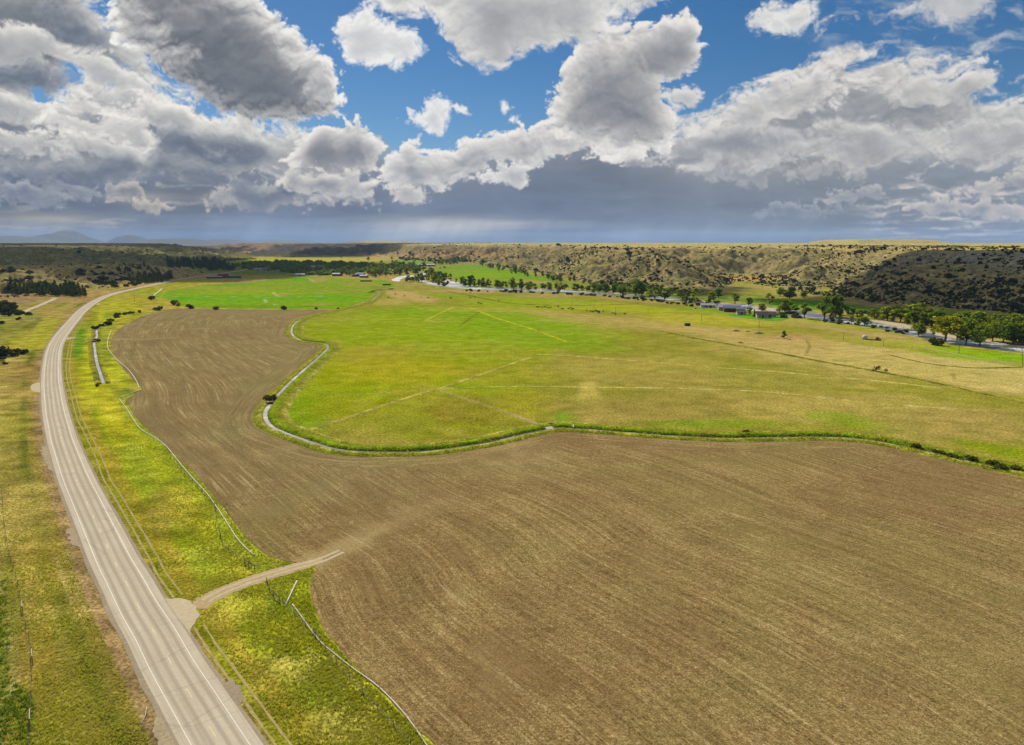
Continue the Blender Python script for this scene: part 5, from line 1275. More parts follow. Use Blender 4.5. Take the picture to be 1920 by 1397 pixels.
# the rest, far and small, reads as one scrub cover
rs_ = np.random.RandomState(9)
def scrub(name, P, H, mat, nq, wide=.75):
    n = len(P)
    d = rs_.normal(size=(n, nq, 3)); d /= np.linalg.norm(d, axis=2)[..., None]; d[..., 2] = np.abs(d[..., 2])
    c = P[:, None, :] + d * (H[:, None, None] * np.array([wide, wide, .75]) * rs_.uniform(.45, .95, (n, nq, 1)))
    nr = d + rs_.normal(size=d.shape) * .5; nr /= np.linalg.norm(nr, axis=2)[..., None]
    t = np.cross(nr, rs_.normal(size=d.shape)); t /= np.linalg.norm(t, axis=2)[..., None]; b = np.cross(nr, t)
    s = H[:, None, None] * rs_.uniform(.25, .45, (n, nq, 1))
    V = np.stack([c - t * s - b * s * .8, c + t * s - b * s * .7, c + t * s * .8 + b * s, c - t * s + b * s * .8], 2).reshape(-1, 3)
    col = np.repeat(np.repeat(rs_.rand(n, 3), nq, 0), 4, 0)
    o = mesh_np(name, V, np.arange(len(V)).reshape(-1, 4), mat, {'leaf': col}); tag(o, kind='stuff'); return o
scrub('juniper_scrub', HP[order[270:]], HH[order[270:]], L_JUN, 9)
# far-off wood along the upper valley, one dark mass
q = np.array(inpoly([(440,500),(470,494),(560,493),(640,494),(700,497),(700,504),(690,511),(668,512),(632,512),(610,518),(560,515),(520,509),(470,506)], 420, rg, 1.6))
P = drop(q[:, 0], q[:, 1]); scrub('distant_woodland', P, np.hypot(P[:, 0], P[:, 1]) / F * rg.uniform(5, 9, len(P)) * .9, L_COTTD, 34, .55)
q = np.array(inpoly([(400,489),(470,484),(480,486),(420,490)], 50, rg, 1.5)); P = drop(q[:, 0], q[:, 1]); scrub('distant_woodland', P, np.hypot(P[:, 0], P[:, 1]) / F * rg.uniform(2, 4, len(P)), L_COTT, 20, .7)
q = np.array(inpoly([(745,484),(800,479),(900,486),(930,494),(890,492),(800,490),(760,489)], 150, rg, 1.5)); P = drop(q[:, 0], q[:, 1]); scrub('distant_woodland', P, np.hypot(P[:, 0], P[:, 1]) / F * rg.uniform(2, 4, len(P)), L_JUN, 16, .7)

# --- tall grass standing on the verges and canal banks
def tufts():
    rg = np.random.RandomState(77)
    N = 230000
    az = rg.uniform(-40, 8, N) * math.pi / 180; d = 1 / rg.uniform(1 / 330., 1 / 88., N)
    x = d * np.sin(az); y = d * np.cos(az); ix, iy = toimg(x, y)
    keep = (iy < 1460) & (ix > -60)
    x, y, d = x[keep], y[keep], d[keep]
    rd, _, ro = line_dist(x, y, ROAD[::2])
    fpoly = np.concatenate([FL, GL([(1400, 1640), (2500, 1600), (2300, 700), (700, 560), (400, 560)])])
    sdf = poly_sd(x, y, fpoly)
    k = ((ro < -8) | (ro > 6.6)) & (sdf < -.4) & (rd < 75)
    for L, w in ((RUT, 2.2), (RUT2, 2.2)):
        q = smooth_line(GL(L), 3.); dd, _, so = line_dist(x, y, q); k &= ~((dd < 2.1) & ((so > -2.1) & (so < .35)))
    q = smooth_line(GL([(371,1142),(402,1117),(440,1100),(480,1086),(520,1074),(560,1062),(600,1051)]), 3.); dd, _, _ = line_dist(x, y, q); k &= dd > 2.4
    k &= poly_sd(x, y, GL([(296,1108),(322,1120),(352,1125),(373,1153),(354,1195),(358,1208)])) < -.3
    dens = .30 + .8 * fbm(x / 9, y / 9, 4, 801) + .35 * sstep(-8, -14, ro) + .35 * sstep(14, 22, ro) 
    k &= rg.rand(len(x)) < np.clip(dens, .06, 1)
    x, y, d, ro = x[k], y[k], d[k], ro[k]
    n = len(x); print('tufts', n)
    nb = 5
    lush = fbm(x / 16, y / 16, 4, 803) + .35 * sstep(12, 26, ro) - .25 * sstep(-8, -18, ro) + .4 * ((x < -95) & (y < 150))
    hgt = rg.uniform(.14, .42, n) * (1 + .6 * np.clip(lush, -.4, .8))
    a = rg.uniform(0, 6.28, (n, nb)); r = rg.uniform(.0, .24, (n, nb))
    bx = x[:, None] + np.cos(a) * r; by = y[:, None] + np.sin(a) * r
    w = rg.uniform(.05, .11, (n, nb)); th = rg.uniform(0, 6.28, (n, nb))
    lean = rg.uniform(.1, .5, (n, nb)) * hgt[:, None]; la = .5 + rg.normal(size=(n, nb)) * .9
    z0 = terr(x, y)[:, None] * np.ones((1, nb))
    p0 = np.stack([bx - np.cos(th) * w, by - np.sin(th) * w, z0 - .02], -1); p1 = np.stack([bx + np.cos(th) * w, by + np.sin(th) * w, z0 - .02], -1)
    p2 = np.stack([bx + np.cos(la) * lean, by + np.sin(la) * lean, z0 + hgt[:, None] * rg.uniform(.7, 1.1, (n, nb))], -1)
    V = np.stack([p0, p1, p2], 2).reshape(-1, 3)
    col = np.stack([np.clip(.45 - lush * .9 + rg.normal(size=n) * .2, 0, 1), rg.rand(n), rg.rand(n)], 1)
    return V, np.repeat(col, nb * 3, 0)
M_TUFT = leafmat('grass_blade', (178, 190, 26), (228, 208, 104), .55, (200, 200, 60))
V, colr = tufts()
tag(mesh_np('grass', V, np.arange(len(V)).reshape(-1, 3), M_TUFT, {'leaf': colr}), kind='stuff')
def weeds():
    rg = np.random.RandomState(79); q = np.array(inpoly([(-30,1080),(12,1090),(16,1180),(14,1260),(40,1290),(62,1330),(56,1430),(-40,1430)], 380, rg, 1.2))
    p = GL(q); n = len(p); nb = 12
    a = rg.uniform(0, 6.28, (n, nb)); r = rg.uniform(0, .55, (n, nb)); bx = p[:, 0:1] + np.cos(a) * r; by = p[:, 1:2] + np.sin(a) * r
    w = rg.uniform(.06, .14, (n, nb)); th = rg.uniform(0, 6.28, (n, nb)); h = rg.uniform(.25, .7, (n, 1)) * rg.uniform(.6, 1.1, (n, nb))
    V = np.stack([np.stack([bx - np.cos(th) * w, by - np.sin(th) * w, bx * 0], -1), np.stack([bx + np.cos(th) * w, by + np.sin(th) * w, bx * 0], -1), np.stack([bx + rg.normal(size=(n, nb)) * .2, by + rg.normal(size=(n, nb)) * .2, h], -1)], 2).reshape(-1, 3)
    return V, np.repeat(rg.rand(n, 3), nb * 3, 0)
V, colr = weeds(); tag(mesh_np('ditch_weeds', V, np.arange(len(V)).reshape(-1, 3), leafmat('weed_leaf', (84, 124, 24), (130, 156, 40), .4, (120, 170, 30)), {'leaf': colr}), kind='stuff')
def bank_tufts():
    rg = np.random.RandomState(78); out = []; cols = []
    s = np.concatenate([[0], np.cumsum(np.linalg.norm(np.diff(CANAL, axis=0), axis=1))])
    N = 52000; q = rg.uniform(0, s[-1], N); o = np.where(rg.rand(N) < .38, rg.uniform(.85, 4.8, N), -rg.uniform(.85, 9., N))
    d = np.gradient(CANAL, axis=0); d /= np.linalg.norm(d, axis=1)[:, None]
    dx = np.interp(q, s, d[:, 0]); dy = np.interp(q, s, d[:, 1])
    x = np.interp(q, s, CANAL[:, 0]) + dy * o; y = np.interp(q, s, CANAL[:, 1]) - dx * o
    dd, _, _ = line_dist(x, y, CANAL[::2]); k = (dd > .80) & (rg.rand(N) < np.clip(.5 + fbm(x / 5, y / 5, 3, 811) * 1.4, .1, 1)); x, y, o = x[k], y[k], o[k]; n = len(x)
    zb = np.where(o > 0, np.interp(o, [.95, 1.35, 2.2, 3.4, 5.2], [.05, .4, .7, .5, 0]), np.interp(-o, [.9, 1.4, 2.2, 3.4, 5.2, 6.8, 8.4, 10.], [.05, .4, .95, 1.15, .6, .75, .35, 0]))
    h = rg.uniform(.25, .7, n); nb = 4
    a = rg.uniform(0, 6.28, (n, nb)); r = rg.uniform(0, .3, (n, nb)); bx = x[:, None] + np.cos(a) * r; by = y[:, None] + np.sin(a) * r; w = rg.uniform(.08, .16, (n, nb)); th = rg.uniform(0, 6.28, (n, nb))
    z0 = zb[:, None] * np.ones((1, nb)) - .08
    V = np.stack([np.stack([bx - np.cos(th) * w, by - np.sin(th) * w, z0], -1), np.stack([bx + np.cos(th) * w, by + np.sin(th) * w, z0], -1), np.stack([bx + rg.normal(size=(n, nb)) * .15, by + rg.normal(size=(n, nb)) * .15, z0 + h[:, None]], -1)], 2).reshape(-1, 3)
    lush = fbm(x / 12, y / 12, 3, 813)
    col = np.stack([np.clip(.45 - lush + rg.normal(size=n) * .25, 0, 1), rg.rand(n) * .8, rg.rand(n)], 1)
    return V, np.repeat(col, nb * 3, 0)
V, colr = bank_tufts()
tag(mesh_np('bank_grass', V, np.arange(len(V)).reshape(-1, 3), M_TUFT, {'leaf': colr}), kind='stuff')
# ================================================================ fences, pipes, poles
M_POST = simple('weathered_post', (116, 100, 80), .9, .25, 6.)
M_PALEPOST = simple('sunbleached_rail', (196, 188, 172), .8, .15, 6.)
M_WIRE = simple('fence_wire', (150, 146, 138), .6, .1, 5., .3)
M_PVC = simple('pale_pipe', (222, 217, 198), .6, .14, .5)
M_CONC = simple('concrete', (178, 172, 160), .9, .15, 1.5)
M_POLE = simple('utility_pole_wood', (132, 112, 86), .9, .2, 4.)

def fence(name, px, label, braces, spacing=5.2, rail=M_POST, zoff=0.):
    L = smooth_line(GL(px), 1.); s = np.concatenate([[0], np.cumsum(np.linalg.norm(np.diff(L, axis=0), axis=1))])
    P = lambda q: np.array([np.interp(q, s, L[:, 0]), np.interp(q, s, L[:, 1])])
    root = empty(name, (*P(0), 0)); tag(root, label, 'fence'); o0 = P(0)
    def loc(q, z): p = P(q) - o0; return (p[0], p[1], z)
    q = 1.5
    while q < s[-1] - 1:
        mb = MB(); mb.tube([loc(q, -.05), loc(q, 1.25 + random.uniform(-.05, .05))], .055, 5); mb.build('post', M_POST, root); q += spacing * random.uniform(.92, 1.08)
    for bpx in braces:
        bp = GL([bpx])[0]; qb = s[np.argmin(np.hypot(*(L - bp).T))]
        for k in (-1.7, 1.7):
            mb = MB(); mb.tube([loc(qb + k, -.05), loc(qb + k, 1.5)], .07, 6); mb.build('brace_post', M_POST, root)
        mb = MB(); mb.tube([loc(qb - 1.7, 1.28), loc(qb + 1.7, 1.28)], .085, 6); mb.build('brace_rail', rail, root)
    qs = np.arange(0, s[-1], 2.6)
    for z in (.35, .62, .88, 1.14):
        mb = MB(); mb.tube([loc(q, z) for q in qs], .007, 3, cap=False); mb.build('wire', M_WIRE, root)
    return root
fence('wire_fence', [(318,858),(353,896.5),(368.5,912),(402,950.5),(406,972),(412,1000),(418,1020),(438,1040),(460,1059),(478,1070)], 'wire fence with dark brace posts above the driveway, beside the pale pipe', [(403,956),(414,1006),(463,1061),(474,1067)])
fence('wire_fence', [(500,1093),(507.7,1111.5),(522,1128.5),(536.6,1140),(563,1164),(586.5,1187.6),(606,1214),(623.3,1237.6),(649.6,1266.5),(678.5,1298),(702,1327),(736,1361),(790,1420)], 'wire fence running from the driveway down the lower verge beside the white pipe', [(504,1102),(520,1126),(596,1200)])
fence('wire_fence', [(3,912),(8,980),(18,1040),(29.5,1080),(41,1134.5),(45,1162),(54.5,1195.8),(60,1225),(61.7,1257),(59.5,1284),(58,1330),(56,1375),(54,1430)], 'wire fence with sunbleached brace rails at the left edge beside the highway', [(42,1142),(60.5,1236),(57,1354)], rail=M_PALEPOST)

def pipe(px, label, r=.15, z=.16, cap=True):
    r = r * .85
    L = smooth_line(GL(px), (.8, .004)); o = L[0]
    root = empty('irrigation_pipe', (o[0], o[1], 0)); tag(root, label, 'pipe', None)
    s = np.concatenate([[0], np.cumsum(np.linalg.norm(np.diff(L, axis=0), axis=1))])
    P = lambda q: (np.interp(q, s, L[:, 0]) - o[0], np.interp(q, s, L[:, 1]) - o[1], z)
    mb = MB(); mb.tube([P(q) for q in np.arange(0, s[-1], 1.5)], r, 8); mb.build('pipe_run', M_PVC, root, True)
    mb = MB()
    for q in np.arange(9.1, s[-1] - .3, 9.1): mb.tube([P(q - .14), P(q + .14)], r * 1.22, 8)
    if len(mb.v): mb.build('coupling', M_CONC, root)
    return root
pipe([(208.7,619),(205.5,627),(203,635),(201.2,645.6),(202,652),(206,659),(219,674),(239.6,692),(253.8,711),(261.8,728.5)], 'pale irrigation pipe curling along the far left edge of the ploughed field, by the creek', .17)
pipe([(263,731),(250,736),(232,743.5),(223.5,748)], 'short pale irrigation pipe crossing at the notch of the ploughed field', .15)
pipe([(224,748.5),(239.6,770),(251,788),(264,805),(288.6,820.4),(309,834.6),(332.4,863),(360.7,896.5),(389,927.4),(404.5,949),(422.6,976),(448.3,1015),(474,1040),(482,1046)], 'long pale irrigation pipe along the left edge of the ploughed field up to the driveway', .15)
pipe([(548.4,1133.8),(568,1161),(584,1183.7),(605,1208.7),(628.6,1228),(660,1253),(707.4,1287.5),(749.4,1329.5),(778,1366),(799,1397),(850,1470)], 'white irrigation pipe winding along the near left edge of the ploughed field below the driveway', .14)
pipe([(556.9,1090.5),(535,1137)], 'short straight white pipe lying in deep grass just below the driveway', .2)

def pole(px, py, hpx, label, lean=0., arms=1, group='utility poles'):
    p = drop1(px, py); h = hpx * np.hypot(np.hypot(p[0], p[1]), HC) / F
    root = empty('utility_pole', tuple(p), random.uniform(-.2, .2)); tag(root, label, 'utility pole', group)
    mb = MB(); mb.tube([(0, 0, -.1), (lean * h * .5, 0, h * .5), (lean * h, 0, h)], [.17, .15, .11], 7); mb.build('pole', M_POLE, root)
    for k in range(arms):
        mb = MB(); z = h * (.94 - .09 * k); mb.box(lean * z - 1.2, lean * z + 1.2, -.16, -.06, z - .07, z + .07); mb.build('crossarm', M_POLE, root)
        mb = MB()
        for xx in (-1.05, -.4, .4, 1.05): mb.tube([(lean * z + xx, -.11, z + .07), (lean * z + xx, -.11, z + .26)], .05, 6)
        mb.build('insulator', M_PVC, root)
pole(1154, 586, 11, 'utility pole among the grazing cattle, farthest left of the pasture line'); pole(1073, 571, 9, 'thin utility pole beyond the dark ditch in the middle pasture'); pole(1215, 589, 11, 'utility pole just right of the grazing cattle')
pole(1315, 603, 13, 'utility pole on the slope below the long metal barn'); pole(1423, 617, 15, 'utility pole between the farmhouse and the hay heaps'); pole(1581, 638, 14, 'utility pole left of the white tank'); pole(1656, 650, 11, 'utility pole right of the red tractor')
pole(1797.5, 663, 14, 'utility pole on the bright green strip below the tallest cottonwood', .04); pole(1918, 688, 33, 'leaning utility pole at the right picture edge', -.22); pole(252.5, 566, 11, 'utility pole on the flat between the highway curve and the hay field'); pole(547, 522, 6, 'small utility pole at the shaded edge of the hay field')

# marker post knocked over beside the road
mb = MB(); p = GL([(276,1329.5),(273,1344),(265,1356)]); o = p[0]
mb.tube([(0, 0, .5), (p[1][0] - o[0], p[1][1] - o[1], .28), (p[2][0] - o[0], p[2][1] - o[1], .06)], .06, 6)
tag(mb.build('marker_post', M_PVC), 'bent white marker post lying on the left roadside grass', 'post').location = (o[0], o[1], 0)
# canal crossing slab and headgates
p = G(1029, 804.5); root = empty('canal_crossing', (p[0], p[1], 0), .25); tag(root, 'pale concrete farm crossing over the canal where the track meets it', 'culvert')
mb = MB(); mb.box(-1.5, 1.5, -2.6, 2.6, .55, .72); mb.build('deck', M_CONC, root)
mb = MB(); mb.box(-1.65, -1.5, -2.7, 2.7, .0, .80); mb.build('headwall', M_CONC, root); mb = MB(); mb.box(1.5, 1.65, -2.7, 2.7, .0, .80); mb.build('headwall', M_CONC, root)
def headgate(px, py, rz, label):
    p = G(px, py); root = empty('headgate', (p[0], p[1], 0), rz); tag(root, label, 'headgate')
    mb = MB(); mb.box(-1.7, -1.4, -.3, .3, 0, 1.25); mb.build('pier', M_CONC, root); mb = MB(); mb.box(1.4, 1.7, -.3, .3, 0, 1.25); mb.build('pier', M_CONC, root)
    mb = MB(); mb.box(-1.4, 1.4, -.25, .25, 1.12, 1.25); mb.build('walkway', M_PALEPOST, root); mb = MB(); mb.box(-1.38, 1.38, -.05, .05, 0, .9); mb.build('gate_leaf', M_POST, root)
headgate(506.5, 757.5, .6, 'small wooden headgate across the canal at its sharp bend'); headgate(1075, 804, 1.5, 'slim headgate standing in the canal right of the concrete crossing'); headgate(176.5, 641.5, .0, 'headgate in the creek under the ditch crossing')

# ================================================================ ranch buildings
M_TIN = simple('galvanised_roof', (178, 180, 184), .7, .14, .4, 0., .1)
M_TINB = simple('blue_grey_roof', (124, 136, 156), .7, .14, .4, 0., .1)
M_RED = simple('barn_red', (132, 56, 50), .8, .15, .5)
M_WHITE = simple('white_siding', (204, 200, 190), .7, .08, .6)
M_DARKROOF = simple('dark_shingle', (84, 76, 74), .9, .15, .6)
M_TANROOF = simple('tan_roof', (196, 156, 104), .8, .1, .6)
M_DARKWALL = simple('dark_board_wall', (86, 68, 60), .9, .2, .6)
M_GLASS = simple('window_glass', (60, 70, 82), .1, .1, 1., 0., .6)
def building(name, px, py, w, d, h, rise, rz, wall, roof, label, cat='barn', doors=1, wins=2, group=None, doorm=None, over=.5):
    p = drop1(px, py)
    root = empty(name, tuple(p), rz); tag(root, label, cat, group)
    mb = MB(); mb.add([(-w/2,-d/2,-.1),(w/2,-d/2,-.1),(w/2,d/2,-.1),(-w/2,d/2,-.1),(-w/2,-d/2,h),(w/2,-d/2,h),(w/2,d/2,h),(-w/2,d/2,h),(-w/2,0,h+rise),(w/2,0,h+rise)],
                      [(0,1,5,4),(2,3,7,6),(1,2,6,9,5),(3,0,4,8,7)]); mb.build('wall', wall, root)
    mb = MB(); t = .22; e = rise / (d / 2) * over
    for sg in (-1, 1):
        mb.add([(-w/2-over, sg*(d/2+over), h-e+.02), (w/2+over, sg*(d/2+over), h-e+.02), (w/2+over, 0, h+rise+.02), (-w/2-over, 0, h+rise+.02), (-w/2-over, sg*(d/2+over), h-e+t), (w/2+over, sg*(d/2+over), h-e+t), (w/2+over, 0, h+rise+t), (-w/2-over, 0, h+rise+t)],
               [(0,1,2,3),(4,5,6,7),(0,1,5,4),(0,3,7,4),(1,2,6,5)])
    mb.build('roof', roof, root)
    for k in range(doors):
        x = -w/2 + w * (k + 1) / (doors + 1); dw = min(3.2, w * .16); mb = MB(); mb.box(x - dw/2, x + dw/2, -d/2 - .08, -d/2 + .02, 0, min(3.2, h * .85)); mb.build('door', doorm or M_DARKWALL, root)
    for k in range(wins):
        x = -w/2 + w * (k + .5) / wins; mb = MB(); mb.box(x - .6, x + .6, -d/2 - .06, -d/2 + .02, h * .45, h * .45 + 1.1); mb.build('window', M_GLASS, root)
    return root
building('metal_barn', 1368, 581.5, 25, 12, 3.8, 2.6, -.16, M_TIN, M_TIN, 'long pale metal roofed barn above the red barn by the river', doors=2, wins=0)
building('red_barn', 1372, 584.5, 17, 9, 4.2, 2.4, -.2, M_RED, M_TINB, 'red barn with blue grey roof in front of the long metal barn', doors=2, wins=2)
building('red_shed', 1388, 585.5, 9, 7, 3.4, 1.7, -.2, M_RED, M_TINB, 'smaller red shed joined to the right end of the red barn', 'shed', 1, 0)
building('long_shed', 1327, 576.5, 16, 8, 3.0, 1.6, -.15, M_WHITE, M_TIN, 'long low shed with white roof left of the metal barn', 'shed', 2, 0)
building('dark_shed', 1311, 572.5, 8, 6, 3, 1.2, -.15, M_DARKWALL, M_DARKROOF, 'small dark shed at the left end of the ranch sheds', 'shed', 1, 0)
building('farmhouse', 1441, 594.5, 13, 8, 2.9, 2.2, -.12, M_WHITE, M_DARKROOF, 'white farmhouse with dark roof under the yellow green tree', 'house', 1, 4)
building('farmhouse', 1428, 596.0, 11, 9, 3.4, 2.8, -.12, M_WHITE, M_DARKROOF, 'white house with steep dark roof beside the pointed evergreen', 'house', 1, 2)
building('garage', 1389, 590, 9, 7, 2.9, 1.5, -.1, M_WHITE, M_DARKROOF, 'small white garage with dark roof at the bend of the farm lane', 'garage', 1, 1)
building('red_barn', 419, 521, 20, 11, 4.6, 3.6, .1, M_RED, M_RED, 'large red barn on the shaded ranch yard by the highway', doors=2, wins=0)
building('stock_shed', 403, 522, 30, 8, 3.2, 1.2, .1, M_RED, M_TIN, 'long red stock shed left of the large shaded red barn', 'shed', 2, 0)
building('stock_shed', 438, 521, 30, 7, 3.0, 1.2, .1, M_DARKWALL, M_TINB, 'long dark stock shed right of the large shaded red barn', 'shed', 2, 0)
building('white_shed', 427, 517.6, 14, 8, 3.4, 1.6, .1, M_WHITE, M_TIN, 'white roofed shed behind the large shaded red barn', 'shed', 1, 0)
building('white_house', 484, 507, 15, 9, 4, 2.4, .05, M_WHITE, M_TIN, 'left of two pale roofed buildings in front of the shaded far wood', 'house', 1, 2)
building('white_house', 497, 507, 18, 10, 4.4, 2.6, .05, M_WHITE, M_TINB, 'right of two pale roofed buildings in front of the shaded far wood', 'house', 1, 2)
building('machine_hall', 596, 505, 34, 16, 7, 3, -.05, M_TIN, M_TIN, 'big pale hall in the middle of the shaded far wood', 'barn', 2, 0)
building('white_shed', 586, 507, 11, 8, 4, 2, -.05, M_WHITE, M_TIN, 'small pale shed left of the big hall in the far wood', 'shed', 1, 0)
building('pole_shed', 563, 518, 20, 9, 4, 2, .1, M_TIN, M_TIN, 'pale gabled shed at the front edge of the shaded far wood', 'shed', 1, 0)
building('pole_shed', 632.5, 517.3, 20, 10, 4.2, 2.2, 0, M_DARKWALL, M_TIN, 'dark walled shed with white roof left of the small cottonwoods', 'shed', 2, 0)
building('grey_barn', 676, 518.5, 17, 12, 5, 3.6, -.1, M_DARKWALL, M_TINB, 'tall grey roofed barn of the middle ranch', 'barn', 1, 0)
building('red_barn', 682.5, 520.5, 16, 9, 3.6, 2.2, -.1, M_RED, M_TIN, 'low red barn with white roof in front of the tall grey roofed barn', 'barn', 2, 0)
building('red_shed', 666, 518.5, 12, 8, 3.2, 1.8, -.1, M_RED, M_TANROOF, 'red shed with tan roof left of the tall grey roofed barn', 'shed', 1, 0)
building('tan_house', 707, 512.5, 16, 12, 6, 4, 0, M_TANROOF, M_TANROOF, 'tan house half hidden in the cottonwood grove', 'house', 1, 2)
building('feed_shed', 806, 499.2, 32, 11, 4, 2, -.03, M_DARKWALL, M_TIN, 'long white roofed feed shed beyond the upstream bend, right one of the pair', 'shed', 3, 0)
building('feed_shed', 790, 498.8, 28, 11, 4, 2, -.03, M_DARKWALL, M_TIN, 'long white roofed feed shed beyond the upstream bend, left one of the pair', 'shed', 3, 0)
building('corral_shed', 776, 498.6, 16, 9, 3, 1.4, 0, M_DARKWALL, M_DARKROOF, 'dark corral shed left of the long feed sheds', 'shed', 1, 0)

# flatbed, tank, tractor, machinery
M_TYRE = simple('tyre_rubber', (44, 42, 42), .9, .1, 2.)
M_MACH = simple('machine_red', (150, 52, 44), .5, .1, 2.)
p = G(1312, 579.3); root = empty('flatbed_trailer', (p[0], p[1], 0), -.15); tag(root, 'long pale flatbed trailer parked below the ranch sheds', 'trailer')
mb = MB(); mb.box(-6.5, 6.5, -1.3, 1.3, 1., 1.22); mb.build('deck', M_TIN, root); mb = MB(); mb.box(6.3, 6.5, -1.3, 1.3, 1.22, 2.3); mb.build('headboard', M_TIN, root)
def wheel(root, x, y, r, wdt=.35, nm='wheel'):
    mb = MB(); mb.tube([(x, y - wdt / 2, r), (x, y + wdt / 2, r)], r, 14); o = mb.build(nm, M_TYRE, root); mb = MB(); mb.tube([(x, y - wdt / 2 - .03, r), (x, y + wdt / 2 + .03, r)], r * .5, 10); mb.build('rim', M_PALEPOST, o)
for x in (-5, -3.9, 4.6):
    for y in (-1.1, 1.1): wheel(root, x, y, .5)
p = G(1621.5, 636.6); root = empty('water_tank', (p[0], p[1], 0)); tag(root, 'round white tank beside the farm lane', 'tank')
mb = MB(); mb.tube([(0, 0, 0), (0, 0, 2.6), (0, 0, 3.1), (0, 0, 3.3)], [1.9, 1.9, 1.3, .35], 20); mb.build('shell', M_PVC, root, True); mb = MB(); mb.tube([(0, 0, 3.28), (0, 0, 3.5)], .3, 10); mb.build('lid', M_CONC, root)
p = G(1646.5, 638.6); root = empty('tractor', (p[0], p[1], 0), .3); tag(root, 'red tractor parked below the farm lane', 'tractor')
mb = MB(); mb.box(-.3, 2., -.45, .45, .8, 1.55); mb.box(-1.4, -.3, -.6, .6, .7, 1.3); mb.build('body', M_MACH, root); mb = MB(); mb.box(-1.3, -.1, -.7, .7, 1.3, 2.5); mb.build('cab', M_GLASS, root); mb = MB(); mb.box(-1.45, .05, -.8, .8, 2.5, 2.62); mb.build('cab_roof', M_MACH, root)
mb = MB(); mb.tube([(1.2, .3, 1.5), (1.2, .3, 2.4)], .06, 6); mb.build('exhaust', M_TYRE, root)
for y in (-.9, .9): wheel(root, -.8, y, .85, .5)
for y in (-.75, .75): wheel(root, 1.5, y, .5, .35)
for i, (x, y, l) in enumerate([(1632, 638, 'dark harrow frame next to the white tank'), (1638, 638.2, 'dark implement between the harrow and the red tractor')]):
    p = G(x, y); root = empty('harrow', (p[0], p[1], 0), .2 * i); tag(root, l, 'farm machine')
    mb = MB(); [mb.box(-1.8, 1.8, yy - .08, yy + .08, .5, .7) for yy in (-1, 0, 1)]; [mb.box(xx - .07, xx + .07, -1.2, 1.2, .7, .85) for xx in (-1.6, 0, 1.6)]; mb.build('frame', M_POST, root)
    mb = MB(); [mb.tube([(xx, yy, .6), (xx + .15, yy, 0)], .05, 5) for xx in np.linspace(-1.6, 1.6, 7) for yy in (-1, 0, 1)]; mb.build('tine', M_TYRE, root)
    for yy in (-1.3, 1.3): wheel(root, 0, yy, .45)
M_HAYB = simple('old_hay', (120, 92, 58), .95, .35, 1.2)
def heap(px, py, r, label, name='hay_heap', mat=None, cat='hay heap'):
    rg = np.random.RandomState(int(px)); p = G(px, py); n, m = 18, 7; V = []; 
    for j in range(m):
        q = j / (m - 1); 
        for i in range(n):
            a = 2 * math.pi * i / n; rr = r * (1 - q ** 1.5) * (1 + .25 * rg.normal() * (1 - q)); V.append((math.cos(a) * rr * 1.5, math.sin(a) * rr, r * .55 * q * (1 + .15 * rg.normal())))
    Fq = np.array([(j * n + i, j * n + (i + 1) % n, (j + 1) * n + (i + 1) % n, (j + 1) * n + i) for j in range(m - 1) for i in range(n)])
    o = mesh_np(name, np.array(V), Fq, mat or M_HAYB); o.location = (p[0], p[1], -.02); tag(o, label, cat)
heap(1380, 621, 2.2, 'dark brown hay heap farthest left on the bare trampled ground'); heap(1402, 622, 1.4, 'smallest brown hay heap, middle one on the bare trampled ground'); heap(1423, 625.5, 2.4, 'largest brown hay heap, nearest the lone leaning tree'); heap(1388, 643.2, 1.6, 'flat dark heap below the trampled ground')
def stack(px, py, w, rz, label):
    p = G(px, py); root = empty('hay_stack', (p[0], p[1], 0), rz); tag(root, label, 'hay stack')
    k = int(w / 2.4)
    for i in range(k):
        for lv in range(2): 
            mb = MB(); x = -w / 2 + 2.4 * i; mb.box(x, x + 2.3, -1.2, 1.2, lv * 1.25, lv * 1.25 + 1.2); mb.build('bale', M_DARKWALL, root)
stack(687, 528, 22, 0, 'long dark stack of bales standing on the green field below the middle ranch'); stack(726, 535, 16, .05, 'low dark stack of bales nearer the upstream bend'); stack(1289, 611, 5, .1, 'short dark bale row on the pasture right of the cattle')

